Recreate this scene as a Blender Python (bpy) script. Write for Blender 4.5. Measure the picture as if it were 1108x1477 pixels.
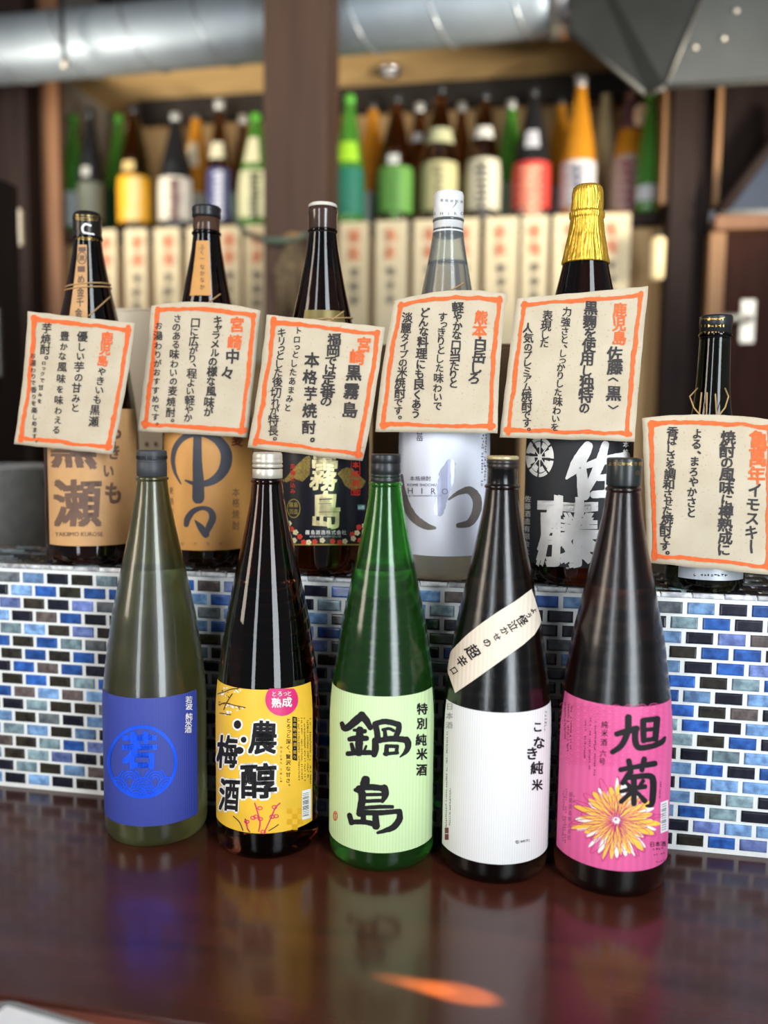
import bpy, bmesh, math, random
from mathutils import Vector, Matrix, noise

for o in list(bpy.data.objects):
    bpy.data.objects.remove(o, do_unlink=True)
SC = bpy.context.scene
COL = SC.collection
RND = random.Random(7)

# ------------------------------------------------------------------ camera
FPX, PITCH, ROLL, YAW = 1231.75, 0.0951971, 0.0114114, 0.1803916
CAM = Vector((0.158639, -0.869855, 0.419458))
_f0 = Vector((-math.sin(YAW), math.cos(YAW), 0)); _r0 = Vector((math.cos(YAW), math.sin(YAW), 0)); _u0 = Vector((0, 0, 1))
FWD = _f0 * math.cos(PITCH) - _u0 * math.sin(PITCH)
_u1 = _f0 * math.sin(PITCH) + _u0 * math.cos(PITCH)
RGT = _r0 * math.cos(ROLL) + _u1 * math.sin(ROLL)
UPV = -_r0 * math.sin(ROLL) + _u1 * math.cos(ROLL)
cd = bpy.data.cameras.new('camera'); cam = bpy.data.objects.new('camera', cd); COL.objects.link(cam)
cam.matrix_world = Matrix(((RGT.x, UPV.x, -FWD.x, CAM.x), (RGT.y, UPV.y, -FWD.y, CAM.y), (RGT.z, UPV.z, -FWD.z, CAM.z), (0, 0, 0, 1)))
cd.sensor_width = 36.0; cd.sensor_fit = 'AUTO'; cd.lens = FPX / 1477.0 * 36.0
cd.clip_start = 0.02; cd.clip_end = 50
cd.dof.use_dof = True; cd.dof.focus_distance = 0.845; cd.dof.aperture_fstop = 2.0
SC.camera = cam

# ------------------------------------------------------------------ view, world, lights
SC.view_settings.view_transform = 'Standard'; SC.view_settings.look = 'None'
SC.view_settings.gamma = 1.0; SC.view_settings.use_curve_mapping = False
SC.view_settings.exposure = -0.08
try:
    SC.cycles.max_bounces = 14; SC.cycles.transmission_bounces = 12; SC.cycles.glossy_bounces = 6
    SC.cycles.diffuse_bounces = 4; SC.cycles.transparent_max_bounces = 12
    SC.cycles.caustics_reflective = False; SC.cycles.caustics_refractive = False
    SC.cycles.sample_clamp_indirect = 4.0
except Exception:
    pass
w = bpy.data.worlds.new('room_light'); SC.world = w; w.use_nodes = True
bg = w.node_tree.nodes['Background']; bg.inputs[0].default_value = (0.90, 0.92, 1.0, 1); bg.inputs[1].default_value = 0.21

def area(name, loc, target, sx, sy, power, col, spread=180):
    l = bpy.data.lights.new(name, 'AREA'); l.shape = 'RECTANGLE'; l.size = sx; l.size_y = sy; l.energy = power; l.color = col; l.spread = math.radians(spread)
    o = bpy.data.objects.new(name, l); COL.objects.link(o); o.location = loc
    d = (Vector(target) - Vector(loc)).normalized(); o.rotation_euler = d.to_track_quat('-Z', 'Y').to_euler()
    return o
# daylight through the two tall window panes of the front of the bar (behind the camera)
area('window_daylight', (1.30, -1.75, 0.85), (0.0, 0.0, 0.25), 0.62, 2.8, 76, (0.86, 0.94, 1.0))
area('window_daylight', (-0.72, -2.45, 0.85), (0.0, 0.0, 0.25), 0.36, 2.7, 34, (0.88, 0.95, 1.0))
area('interior_light', (-2.3, -1.5, 1.2), (-0.2, 0.0, 0.2), 0.6, 1.6, 32, (1.0, 0.88, 0.72))  # warm light from the interior at the left, out of view
# warm fill lights added out of view on both sides to brighten the niche
area('niche_fill', (1.15, 0.60, 0.80), (-0.25, 1.85, 1.38), 0.5, 0.3, 5.6, (1.0, 0.92, 0.78), 46)
area('niche_fill', (-1.55, 0.50, 0.70), (-0.85, 1.85, 1.38), 0.5, 0.3, 4.0, (1.0, 0.92, 0.78), 50)
# small patch of sun on the table
for sz_, en_, aim in ((1.7, 1000, (0.110, -0.2655)), (1.2, 800, (0.086, -0.2625)), (1.0, 450, (0.064, -0.2595))):
    sp = bpy.data.lights.new('sun_gap', 'SPOT'); sp.energy = en_; sp.color = (1.0, 0.82, 0.26); sp.spot_size = math.radians(sz_); sp.spot_blend = 0.5; sp.shadow_soft_size = 0.003
    so = bpy.data.objects.new('sun_gap', sp); COL.objects.link(so); so.location = (0.92, -0.36, 0.34)
    so.rotation_euler = (Vector((aim[0], aim[1], 0.0)) - so.location).normalized().to_track_quat('-Z', 'Y').to_euler()

# ------------------------------------------------------------------ helpers
def ray(px, py):
    return FWD * FPX + RGT * (px - 554.0) - UPV * (py - 738.5)
def aty(px, py, y):
    r = ray(px, py); return CAM + r * ((y - CAM.y) / r.y)
def atz(px, py, z):
    r = ray(px, py); return CAM + r * ((z - CAM.z) / r.z)

def prop(o, label=None, cat=None, group=None, kind=None):
    if label: o['label'] = label
    if cat: o['category'] = cat
    if group: o['group'] = group
    if kind: o['kind'] = kind
    return o
def empty(name, loc, label, cat, group=None):
    o = bpy.data.objects.new(name, None); COL.objects.link(o); o.location = loc; o.empty_display_size = 0.02
    return prop(o, label, cat, group)
def wloc(o):
    v = Vector((0, 0, 0))
    while o is not None:
        v = v + o.location; o = o.parent
    return v
def mesh_obj(name, verts, faces, mat, parent=None, smooth=True, mats=None, fm=None, loc=None, bev=0.0):
    """verts are world positions; the object is placed relative to its parent (or at loc)"""
    base = wloc(parent) if parent is not None else Vector(loc or (0, 0, 0))
    me = bpy.data.meshes.new(name)
    me.from_pydata([tuple(Vector(v) - base) for v in verts], [], faces)
    for m in (mats or [mat]): me.materials.append(m)
    if fm:
        for p, k in zip(me.polygons, fm): p.material_index = k
    if smooth:
        for p in me.polygons: p.use_smooth = True
    me.update()
    o = bpy.data.objects.new(name, me); COL.objects.link(o)
    if parent is not None: o.parent = parent
    else: o.location = base
    if bev:
        b = o.modifiers.new('bevel', 'BEVEL'); b.width = bev; b.segments = 2; b.limit_method = 'ANGLE'
    return o
class MB:
    def __init__(s): s.v = []; s.f = []; s.m = []
    def add(s, v, f, m=0):
        n = len(s.v); s.v += [Vector(p) for p in v]; s.f += [tuple(i + n for i in q) for q in f]; s.m += [m] * len(f)
    def box(s, x0, x1, y0, y1, z0, z1, m=0):
        s.add([(x0, y0, z0), (x1, y0, z0), (x1, y1, z0), (x0, y1, z0), (x0, y0, z1), (x1, y0, z1), (x1, y1, z1), (x0, y1, z1)],
              [(0, 3, 2, 1), (4, 5, 6, 7), (0, 1, 5, 4), (1, 2, 6, 5), (2, 3, 7, 6), (3, 0, 4, 7)], m)
    def lathe(s, c, prof, seg=64, flip=False, m=0, wob=None):
        n = len(s.v); k = len(prof)
        for i, (r, z) in enumerate(prof):
            for j in range(seg):
                a = 2 * math.pi * j / seg
                rr = r if wob is None else r * wob(a, z)
                s.v.append(Vector((c[0] + rr * math.cos(a), c[1] + rr * math.sin(a), c[2] + z)))
        for i in range(k - 1):
            for j in range(seg):
                q = (n + i * seg + j, n + i * seg + (j + 1) % seg, n + (i + 1) * seg + (j + 1) % seg, n + (i + 1) * seg + j)
                s.f.append(q[::-1] if flip else q); s.m.append(m)
        b = tuple(n + j for j in range(seg)); t = tuple(n + (k - 1) * seg + j for j in range(seg))
        s.f += ([b, t[::-1]] if flip else [b[::-1], t]); s.m += [m, m]
    def tube(s, pts, r, seg=8, m=0):
        pts = [Vector(p) for p in pts]; n = len(s.v); k = len(pts)
        for i, p in enumerate(pts):
            t = (pts[min(i + 1, k - 1)] - pts[max(i - 1, 0)]).normalized()
            a = t.orthogonal().normalized() if i == 0 else (pa - t * pa.dot(t)).normalized()
            pa = a; b = t.cross(a)
            rr = r[i] if isinstance(r, (list, tuple)) else r
            for j in range(seg):
                g = 2 * math.pi * j / seg; s.v.append(p + a * (rr * math.cos(g)) + b * (rr * math.sin(g)))
        for i in range(k - 1):
            for j in range(seg):
                s.f.append((n + i * seg + j, n + i * seg + (j + 1) % seg, n + (i + 1) * seg + (j + 1) % seg, n + (i + 1) * seg + j)); s.m.append(m)
        s.f += [tuple(n + j for j in range(seg))[::-1], tuple(n + (k - 1) * seg + j for j in range(seg))]; s.m += [m, m]
    def build(s, name, mat, parent=None, smooth=False, bev=0.0, loc=None):
        mats = mat if isinstance(mat, list) else [mat]
        return mesh_obj(name, s.v, s.f, None, parent, smooth, mats, s.m, loc, bev)

# ------------------------------------------------------------------ materials
def newmat(name):
    m = bpy.data.materials.new(name); m.use_nodes = True
    return m, m.node_tree, m.node_tree.nodes['Principled BSDF']
def rgb(r, g, b):
    f = lambda c: (c / 255.0 / 12.92) if c / 255.0 <= 0.04045 else ((c / 255.0 + 0.055) / 1.055) ** 2.4
    return (f(r), f(g), f(b), 1.0)
def plain(name, c, rough=0.6, metal=0.0, var=0.12, scale=60.0, bump=0.0, coat=0.0, spec=0.5, stretch=None):
    m, nt, p = newmat(name)
    tc = nt.nodes.new('ShaderNodeTexCoord'); no = nt.nodes.new('ShaderNodeTexNoise'); no.inputs['Scale'].default_value = scale; no.inputs['Detail'].default_value = 4
    if stretch:
        mp = nt.nodes.new('ShaderNodeMapping'); mp.inputs['Scale'].default_value = stretch
        nt.links.new(tc.outputs['Object'], mp.inputs[0]); nt.links.new(mp.outputs[0], no.inputs['Vector'])
    else: nt.links.new(tc.outputs['Object'], no.inputs['Vector'])
    cr = nt.nodes.new('ShaderNodeValToRGB'); e = cr.color_ramp.elements
    e[0].position = 0.3; e[1].position = 0.7
    e[0].color = tuple(max(0, x * (1 - var)) for x in c[:3]) + (1,); e[1].color = tuple(min(1, x * (1 + var)) for x in c[:3]) + (1,)
    nt.links.new(no.outputs['Fac'], cr.inputs[0]); nt.links.new(cr.outputs[0], p.inputs['Base Color'])
    p.inputs['Roughness'].default_value = rough; p.inputs['Metallic'].default_value = metal; p.inputs['Specular IOR Level'].default_value = spec
    if coat: p.inputs['Coat Weight'].default_value = coat; p.inputs['Coat Roughness'].default_value = 0.05
    if bump:
        b = nt.nodes.new('ShaderNodeBump'); b.inputs['Strength'].default_value = bump; b.inputs['Distance'].default_value = 0.001
        nt.links.new(no.outputs['Fac'], b.inputs['Height']); nt.links.new(b.outputs[0], p.inputs['Normal'])
    return m
def glass(name, c, rough=0.03, trans=1.0, ior=1.45, frost=0.0, coat=0.0):
    m, nt, p = newmat(name)
    p.inputs['Base Color'].default_value = c; p.inputs['Roughness'].default_value = rough
    p.inputs['Coat Weight'].default_value = coat; p.inputs['Coat Roughness'].default_value = 0.10
    p.inputs['Transmission Weight'].default_value = trans; p.inputs['IOR'].default_value = ior
    if frost:
        tc = nt.nodes.new('ShaderNodeTexCoord'); no = nt.nodes.new('ShaderNodeTexNoise'); no.inputs['Scale'].default_value = 900; no.inputs['Detail'].default_value = 3
        nt.links.new(tc.outputs['Object'], no.inputs['Vector'])
        b = nt.nodes.new('ShaderNodeBump'); b.inputs['Strength'].default_value = frost; b.inputs['Distance'].default_value = 0.0006
        nt.links.new(no.outputs['Fac'], b.inputs['Height']); nt.links.new(b.outputs[0], p.inputs['Normal'])
    return m
def wood(name, c0, c1, rough, scale=(3, 40, 40), coat=0.0, bump=0.0, spec=0.5):
    m, nt, p = newmat(name); p.inputs['Specular IOR Level'].default_value = spec
    tc = nt.nodes.new('ShaderNodeTexCoord'); mp = nt.nodes.new('ShaderNodeMapping'); mp.inputs['Scale'].default_value = scale
    no = nt.nodes.new('ShaderNodeTexNoise'); no.inputs['Scale'].default_value = 1.0; no.inputs['Detail'].default_value = 8; no.inputs['Distortion'].default_value = 0.6
    nt.links.new(tc.outputs['Object'], mp.inputs[0]); nt.links.new(mp.outputs[0], no.inputs['Vector'])
    cr = nt.nodes.new('ShaderNodeValToRGB'); cr.color_ramp.elements[0].position = 0.3; cr.color_ramp.elements[1].position = 0.72
    cr.color_ramp.elements[0].color = c0; cr.color_ramp.elements[1].color = c1
    nt.links.new(no.outputs['Fac'], cr.inputs[0]); nt.links.new(cr.outputs[0], p.inputs['Base Color'])
    p.inputs['Roughness'].default_value = rough
    if coat: p.inputs['Coat Weight'].default_value = coat; p.inputs['Coat Roughness'].default_value = 0.08
    if bump:
        b = nt.nodes.new('ShaderNodeBump'); b.inputs['Strength'].default_value = bump; b.inputs['Distance'].default_value = 0.001
        nt.links.new(no.outputs['Fac'], b.inputs['Height']); nt.links.new(b.outputs[0], p.inputs['Normal'])
    return m
def ribbed(name, c, rough=0.6, freq=900.0, metal=0.0):
    """paper with fine vertical laid lines"""
    m, nt, p = newmat(name)
    tc = nt.nodes.new('ShaderNodeTexCoord'); wv = nt.nodes.new('ShaderNodeTexWave'); wv.inputs['Scale'].default_value = freq / 6.28; wv.inputs['Distortion'].default_value = 0.4
    nt.links.new(tc.outputs['Object'], wv.inputs['Vector'])
    b = nt.nodes.new('ShaderNodeBump'); b.inputs['Strength'].default_value = 0.25; b.inputs['Distance'].default_value = 0.0004
    nt.links.new(wv.outputs['Fac'], b.inputs['Height']); nt.links.new(b.outputs[0], p.inputs['Normal'])
    mx = nt.nodes.new('ShaderNodeMixRGB'); mx.inputs[1].default_value = tuple(x * 0.9 for x in c[:3]) + (1,); mx.inputs[2].default_value = c
    nt.links.new(wv.outputs['Fac'], mx.inputs[0]); nt.links.new(mx.outputs[0], p.inputs['Base Color'])
    p.inputs['Roughness'].default_value = rough; p.inputs['Metallic'].default_value = metal
    return m

# ------------------------------------------------------------------ the setting
LEDGE = 0.264
M_TABLE = wood('red brown lacquered wood', rgb(52, 23, 16), rgb(78, 36, 25), 0.2, (3, 30, 30), coat=0.1)
M_TRIM = wood('reddish front board', rgb(96, 44, 26), rgb(132, 66, 40), 0.3, (3, 40, 40), coat=0.3)
M_DARK = wood('dark stained wood', rgb(30, 20, 17), rgb(42, 29, 25), 0.75, (40, 40, 4), spec=.2)
M_POST = wood('brown painted post wood', rgb(80, 55, 42), rgb(95, 67, 50), 0.7, (60, 60, 3))
M_PLY = wood('pale plywood', rgb(196, 160, 104), rgb(216, 180, 126), 0.6, (3, 30, 30))
M_BACKWALL = plain('tan wall', rgb(196, 160, 112), 0.8, var=0.06, scale=4)
M_GREYWALL = plain('grey side wall', rgb(142, 134, 124), 0.8, var=0.06, scale=4)
M_REDWOOD = wood('dark red door wood', rgb(44, 22, 15), rgb(58, 30, 22), 0.75, (30, 30, 3), spec=.15)
M_LIGHTWOOD = wood('light wood strip', rgb(128, 92, 58), rgb(150, 110, 72), 0.65, (40, 40, 3))
M_BROWNWOOD = wood('brown wood strip', rgb(112, 74, 46), rgb(134, 92, 60), 0.6, (40, 40, 3))
M_FLOOR = plain('dark kitchen floor', rgb(60, 50, 44), 0.7)

def struct(name, mb, mat, bev=0.0, smooth=False):
    return prop(mb.build(name, mat, None, smooth, bev), kind='structure')

m = MB(); m.box(-1.6, 1.3, -0.3355, 0.02, -0.04, 0.0); struct('trim_1', m, M_TABLE, 0.0015)          # worktop of the bar
m = MB(); m.box(-1.6, 1.3, -0.42, -0.3365, -0.06, 0.0); struct('trim_2', m, M_TRIM, 0.004)            # its front board

# tiled upstand between the bar and the kitchen
PRW, PCL = 0.0148243, 0.0300630
X0T = -0.4034891
TC = {'K': (26, 28, 40), 'O': (46, 42, 34), 'B': (44, 88, 160), 'L': (116, 152, 194), 'P': (110, 126, 182), 'T': (126, 148, 154), 'G': (104, 110, 114), 'N': (104, 92, 88), 'W': (205, 205, 205)}
LEFT = {1: (-1, 'GLKOT'), 2: (-1.5, 'KLBOBB'), 3: (-1, 'POKPG'), 4: (-1.5, 'LKNBK'), 5: (-1, 'TLOPO'), 6: (-1.5, 'BOBTG'), 7: (-1, 'OBOBK'), 8: (-1.5, 'KBNBK'),
        9: (-1, 'OBOTB'), 10: (-1.5, 'BNLNL'), 11: (-1, 'KTOOG'), 12: (-1.5, 'LOGKL'), 13: (-1, 'TLOLK'), 14: (-1.5, 'NOTBP'), 15: (-2, 'TOTPK'), 16: (-1.5, 'KTOLN'), 17: (-2, 'LKLKO')}
RIGHT = {1: (23, 'GLKB'), 2: (23.5, 'TBKL'), 3: (23, 'LKPN'), 4: (23.5, 'OBBO'), 5: (23, 'LKBP'), 6: (23.5, 'BOTB'), 7: (23, 'BLKL'), 8: (23.5, 'BONK'),
         9: (23, 'TBKL'), 10: (23.5, 'TOBK'), 11: (23, 'OKTL'), 12: (23.5, 'LBKB'), 13: (23, 'KBLL'), 14: (23.5, 'LOTK'), 15: (23, 'LBTK'), 16: (23.5, 'KPLL'), 17: (23, 'KOBP')}
def tile_code(r, c):
    for tab, sh in ((LEFT, 0), (RIGHT, 0)):
        if r in tab:
            s, t = tab[r]; i = round(c - s)
            if 0 <= i < len(t): return t[i]
    return RND.choice('KKKOOOGBBLLPTN')
def build_tiles():
    v, f, mi, cols = [], [], [], []
    def tile(mapf, u, q, hw, hh, code):
        c = TC[code]; k = RND.uniform(0.85, 1.15); c = rgb(*[min(255, x * k) for x in c])
        n = len(v)
        for (ins, d) in ((0, 0.0), (0.0002, 0.0020), (0.0009, 0.0028), (0.0020, 0.0031)):
            for sx, sy in ((-1, -1), (1, -1), (1, 1), (-1, 1)):
                v.append(mapf(u + sx * (hw - ins), q + sy * (hh - ins), d))
        for g in range(3):
            for e in range(4):
                a = n + g * 4 + e; b = n + g * 4 + (e + 1) % 4
                f.append((a, b, b + 4, a + 4)); mi.append(1); cols.append(c)
        f.append((n + 12, n + 13, n + 14, n + 15)); mi.append(1); cols.append(c)
    front = lambda u, q, d: Vector((u, 0.0012 - d, q))
    top = lambda u, q, d: Vector((u, q, LEDGE - 0.0012 - 0.0020 + d))
    for r in range(1, 18):
        z = (17.5 - r) * PRW + 0.004; off = 0 if r % 2 else 0.5
        for c in range(-34, 58):
            cc = c + off; tile(front, X0T + cc * PCL, z, 0.0128, 0.0059, tile_code(r, cc))
    for c in range(-34, 58):
        tile(front, X0T + (c + 0.2) * PCL, 0.2612, 0.0146, 0.0026, 'W')
        for k in range(9):
            tile(top, X0T + (c + 0.5 * (k % 2)) * PCL, 0.0085 + k * PRW, 0.0128, 0.0059, RND.choice('GKOOGTN'))
    n = len(v)
    x0, x1, y1 = X0T - 35 * PCL, X0T + 58 * PCL, 0.142
    mb = MB(); mb.box(x0, x1, 0.0002, y1, 0.0, LEDGE - 0.0022)
    v += mb.v; f += [tuple(i + n for i in q) for q in mb.f]; mi += [0] * 6; cols += [(0.8, 0.8, 0.78, 1)] * 6
    m1 = plain('white grout', rgb(226, 226, 222), 0.8, var=0.04, scale=300)
    m2, nt, p = newmat('glazed mosaic tile')
    at = nt.nodes.new('ShaderNodeAttribute'); at.attribute_name = 'tile_colour'
    tc = nt.nodes.new('ShaderNodeTexCoord'); no = nt.nodes.new('ShaderNodeTexNoise'); no.inputs['Scale'].default_value = 110; no.inputs['Detail'].default_value = 3
    nt.links.new(tc.outputs['Object'], no.inputs['Vector'])
    cr = nt.nodes.new('ShaderNodeValToRGB'); cr.color_ramp.elements[0].position = 0.35; cr.color_ramp.elements[1].position = 0.68
    cr.color_ramp.elements[0].color = (0.55, 0.55, 0.6, 1); cr.color_ramp.elements[1].color = (1.3, 1.3, 1.25, 1)
    nt.links.new(no.outputs['Fac'], cr.inputs[0])
    mu = nt.nodes.new('ShaderNodeMixRGB'); mu.blend_type = 'MULTIPLY'; mu.inputs[0].default_value = 1
    nt.links.new(at.outputs['Color'], mu.inputs[1]); nt.links.new(cr.outputs[0], mu.inputs[2]); nt.links.new(mu.outputs[0], p.inputs['Base Color'])
    p.inputs['Roughness'].default_value = 0.22
    o = mesh_obj('wall_front', v, f, None, None, False, [m1, m2], mi)
    ca = o.data.color_attributes.new('tile_colour', 'FLOAT_COLOR', 'CORNER')
    for pl, c in zip(o.data.polygons, cols):
        for li in pl.loop_indices: ca.data[li].color = c
    prop(o, kind='structure')
build_tiles()

# kitchen behind: floor, worktop, back wall with the niche for the bottles
m = MB(); m.box(-3.2, 2.4, 0.15, 2.6, -0.85, -0.80); struct('floor', m, M_FLOOR)
NX0, NX1, NYF, NYB, NZS, NZC = -1.36, 0.446, 1.60, 2.10, 1.018, 1.52
m = MB(); m.box(-3.2, 2.4, 1.64, 1.70, -0.8, 0.985); m.box(-3.2, NX0 - 0.12, 1.62, 1.70, 0.985, 2.2); m.box(NX1 + 0.18, 2.4, 1.62, 1.70, 0.985, 2.2)
m.box(NX0 - 0.12, NX1 + 0.18, NYB, NYB + 0.04, 0.985, 2.3); struct('wall_back', m, M_BACKWALL)
m = MB(); m.box(NX0 - 0.03, NX0, NYF, NYB, NZS, 2.0); struct('wall_left', m, M_GREYWALL)
# plywood ceiling of the niche
m = MB(); m.box(NX0 - .03, .62, 1.50, NYB, NZC, NZC + .02); struct('ceiling', m, M_PLY)
m = MB(); m.box(-1.215, NX1, 1.93, 1.98, 1.447, NZC); struct('trim_3', m, wood('blackish wood', rgb(18, 13, 11), rgb(26, 19, 16), 0.7))                    # dark rail at the back of the niche
m = MB(); m.box(NX0 - 0.02, NX1 + 0.02, NYF, NYB, NZS - 0.03, NZS); struct('trim_4', m, M_DARK, 0.003)   # shelf board
P = aty(380, 300, 1.18); Q = aty(476, 300, 1.18)
m = MB(); m.box(P.x, Q.x - 0.008, 1.18, 1.30, -0.8, 2.6); struct('trim_5', m, M_POST, 0.004)               # the brown post
m = MB(); m.box(-1.354, -1.292, 1.57, 1.598, -0.8, 2.3); struct('trim_6', m, M_BROWNWOOD, 0.003)
m = MB(); m.box(NX1 + 0.002, NX1 + 0.020, 1.52, NYB, NZS, 2.3); struct('trim_7', m, M_LIGHTWOOD)
m = MB(); m.box(NX1 + 0.022, 0.532, 1.50, 1.62, -0.8, 2.3); m.box(0.536, 0.574, 1.53, 1.63, -0.8, 2.3); struct('trim_8', m, M_DARK, 0.003)
m = MB(); m.box(-2.6, -1.355, 1.50, 1.598, -0.8, 2.3); struct('wall_side', m, M_DARK)               # dark panelling at the left
m = MB(); m.box(-2.4, 1.6, 0.9, 2.0, 1.86, 1.93); struct('ceiling_upper', m, M_DARK)
# right: door, its frame and a dark blue pane above
m = MB(); m.box(0.606, 1.4, 1.49, 1.53, -0.8, 0.929); struct('door_1', m, M_REDWOOD)
m = MB(); m.box(0.572, 1.5, 1.44, 1.52, 0.930, 0.966); struct('trim_9', m, M_BROWNWOOD, 0.003)
m = MB(); m.box(0.565, 0.604, 1.46, 1.52, -0.8, 0.929); struct('trim_10', m, M_LIGHTWOOD, 0.003)
m = MB(); m.box(0.60, 1.6, 1.535, 1.60, 0.967, 2.2); struct('trim_11', m, M_DARK)
m = MB(); m.box(0.575, 0.589, 1.50, 1.54, 1.00, 1.75); struct('trim_12', m, M_LIGHTWOOD)
m = MB(); m.box(-2.6, 1.6, 0.142, 0.75, 0.18, 0.2); m.box(-2.6, 1.6, 0.142, 0.16, -0.8, 0.18); m.box(-2.6, 1.6, 0.73, 0.75, -0.8, 0.18)
struct('trim_13', m, plain('dull steel worktop', rgb(70, 66, 62), 0.35, metal=0.6, var=0.06))

# ------------------------------------------------------------------ writing: glyphs and brush strokes laid on a surface
_G = {}
def glyph(ch, off):
    k = (ch, round(off, 4))
    if k in _G: return _G[k]
    c = bpy.data.curves.new('glyph', 'FONT'); c.body = ch; c.size = 1.0; c.offset = off; c.resolution_u = 2
    o = bpy.data.objects.new('glyph', c); COL.objects.link(o)
    bpy.context.view_layer.update()
    me = bpy.data.meshes.new_from_object(o.evaluated_get(bpy.context.evaluated_depsgraph_get()))
    vs = [(q.co.x, q.co.y) for q in me.vertices]; fs = [tuple(p.vertices) for p in me.polygons]
    bpy.data.objects.remove(o); bpy.data.curves.remove(c); bpy.data.meshes.remove(me)
    if len(ch) == 1 and ord(ch) > 0x2E80: cx, cy = 0.5, 0.38
    elif vs: cx = (min(a for a, b in vs) + max(a for a, b in vs)) / 2; cy = (min(b for a, b in vs) + max(b for a, b in vs)) / 2
    else: cx = cy = 0
    _G[k] = ([(a - cx, b - cy) for a, b in vs], fs)
    return _G[k]
class Flat:
    """a plane-like surface given by fn(px,py,off)->world"""
    curved = False
    def __init__(s, fn): s.fn = fn
    def hit(s, x, y, off): return s.fn(x, y, off)
class Decal:
    def __init__(s, ox=0, oy=0, k=1.0):
        s.v = []; s.f = []; s.ox, s.oy, s.k = ox, oy, k
    def P(s, x, y): return (s.ox + x / s.k, s.oy + y / s.k)
    def poly(s, pts):
        n = len(s.v); s.v += [s.P(*p) for p in pts]; s.f.append(tuple(range(n, n + len(pts))))
    def rect(s, x0, y0, x1, y1, sk=0.0): s.poly([(x0, y0), (x1, y0 + sk), (x1, y1 + sk), (x0, y1)])
    def disc(s, x, y, rx, ry=None, n=32, rot=0.0):
        ry = ry or rx; c, q = math.cos(rot), math.sin(rot)
        s.poly([(x + rx * math.cos(a) * c - ry * math.sin(a) * q, y + rx * math.cos(a) * q + ry * math.sin(a) * c) for a in [2 * math.pi * i / n for i in range(n)]])
    def ring(s, x, y, rx, ry, t, a0=0.0, a1=360.0, n=48):
        A = [math.radians(a0 + (a1 - a0) * i / n) for i in range(n + 1)]; b = len(s.v)
        for a in A: s.v += [s.P(x + rx * math.cos(a), y + ry * math.sin(a)), s.P(x + (rx - t) * math.cos(a), y + (ry - t) * math.sin(a))]
        for i in range(n): s.f.append((b + 2 * i, b + 2 * i + 2, b + 2 * i + 3, b + 2 * i + 1))
    def text(s, ch, x, y, size, off=0.02, rot=0.0, sx=1.0, shear=0.0, jit=0.0):
        sd = RND.uniform(0, 99); nc = 1 if off <= .006 else 4 if off < .06 else 8      # bolder: copies of the glyph shifted round a small circle
        for k in range(nc):
            g = 2 * math.pi * (k + .5) / nc; s._text(ch, x, y, size, rot, sx, shear, jit, sd, off * math.cos(g) if nc > 1 else 0, off * math.sin(g) if nc > 1 else 0)
    def _text(s, ch, x, y, size, rot, sx, shear, jit, sd, ex, ey):
        V, Fc = glyph(ch, 0.0); n = len(s.v); c, q = math.cos(rot), math.sin(rot)
        for a, b in V:
            if jit:
                nv = noise.noise_vector((a * 2.2 + sd, b * 2.2, sd)); a += nv.x * jit; b += nv.y * jit
                nv = noise.noise_vector((a * 9 + sd, b * 9, sd)); a += nv.x * jit * 0.3; b += nv.y * jit * 0.3
            a += ex; b += ey
            u, w = (a * sx + b * shear) * size, -b * size + a * shear * 0.5 * size
            s.v.append(s.P(x + u * c - w * q, y + u * q + w * c))
        s.f += [tuple(i + n for i in fc) for fc in Fc]
    def column(s, t, p0, p1, size, off=0.02, jit=0.0, sx=1.0, shear=0.0, wob=0.0, last=True):
        """vertical writing from the first glyph's centre p0 to the last one's p1; kanji take more room than kana"""
        def wgt(ch):
            if ch in '。、っゃゅょッャュョ・': return .55
            if ch == ' ': return .6
            if ch in '〈〉': return .9
            if 0x3040 <= ord(ch) <= 0x30ff and wob: return .8
            return 1.0
        W = [wgt(c) for c in t]; L = math.hypot(p1[0] - p0[0], p1[1] - p0[1]); tot = sum(W) - W[0] / 2 - W[-1] / 2
        unit = L / tot if tot else size; sz = min(size, unit * 1.12) if wob else size; wd = min(1.22, size / sz) if wob else 1.0
        pos = 0.0
        for i, ch in enumerate(t):
            if i: pos += (W[i - 1] + W[i]) / 2
            if ch == ' ': continue
            k = pos / tot if tot else 0
            x = p0[0] + (p1[0] - p0[0]) * k + RND.uniform(-wob, wob) * size; y = p0[1] + (p1[1] - p0[1]) * k
            z = sz * (1 + RND.uniform(-wob, wob)); r = RND.uniform(-wob, wob) * 0.8
            if 0x3040 <= ord(ch) <= 0x30ff and wob: z *= 0.86
            if ch in '〈〉': z *= .7
            if ch == '〈': y -= .25 * sz
            if ch == '〉': y += .25 * sz
            if ch in '。、': x += 0.55 * sz; y -= 0.30 * sz
            if ch in 'っゃゅょッャュョ': x += 0.1 * sz; y -= 0.06 * sz
            if ch in 'ー〈〉（）': r += math.pi / 2
            s.text(ch, x, y, z, off, r, sx * wd, shear, jit)
    def row(s, t, p0, p1, size, off=0.0, sx=1.0):
        s.column(t, p0, p1, size, off, 0, sx)
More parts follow.
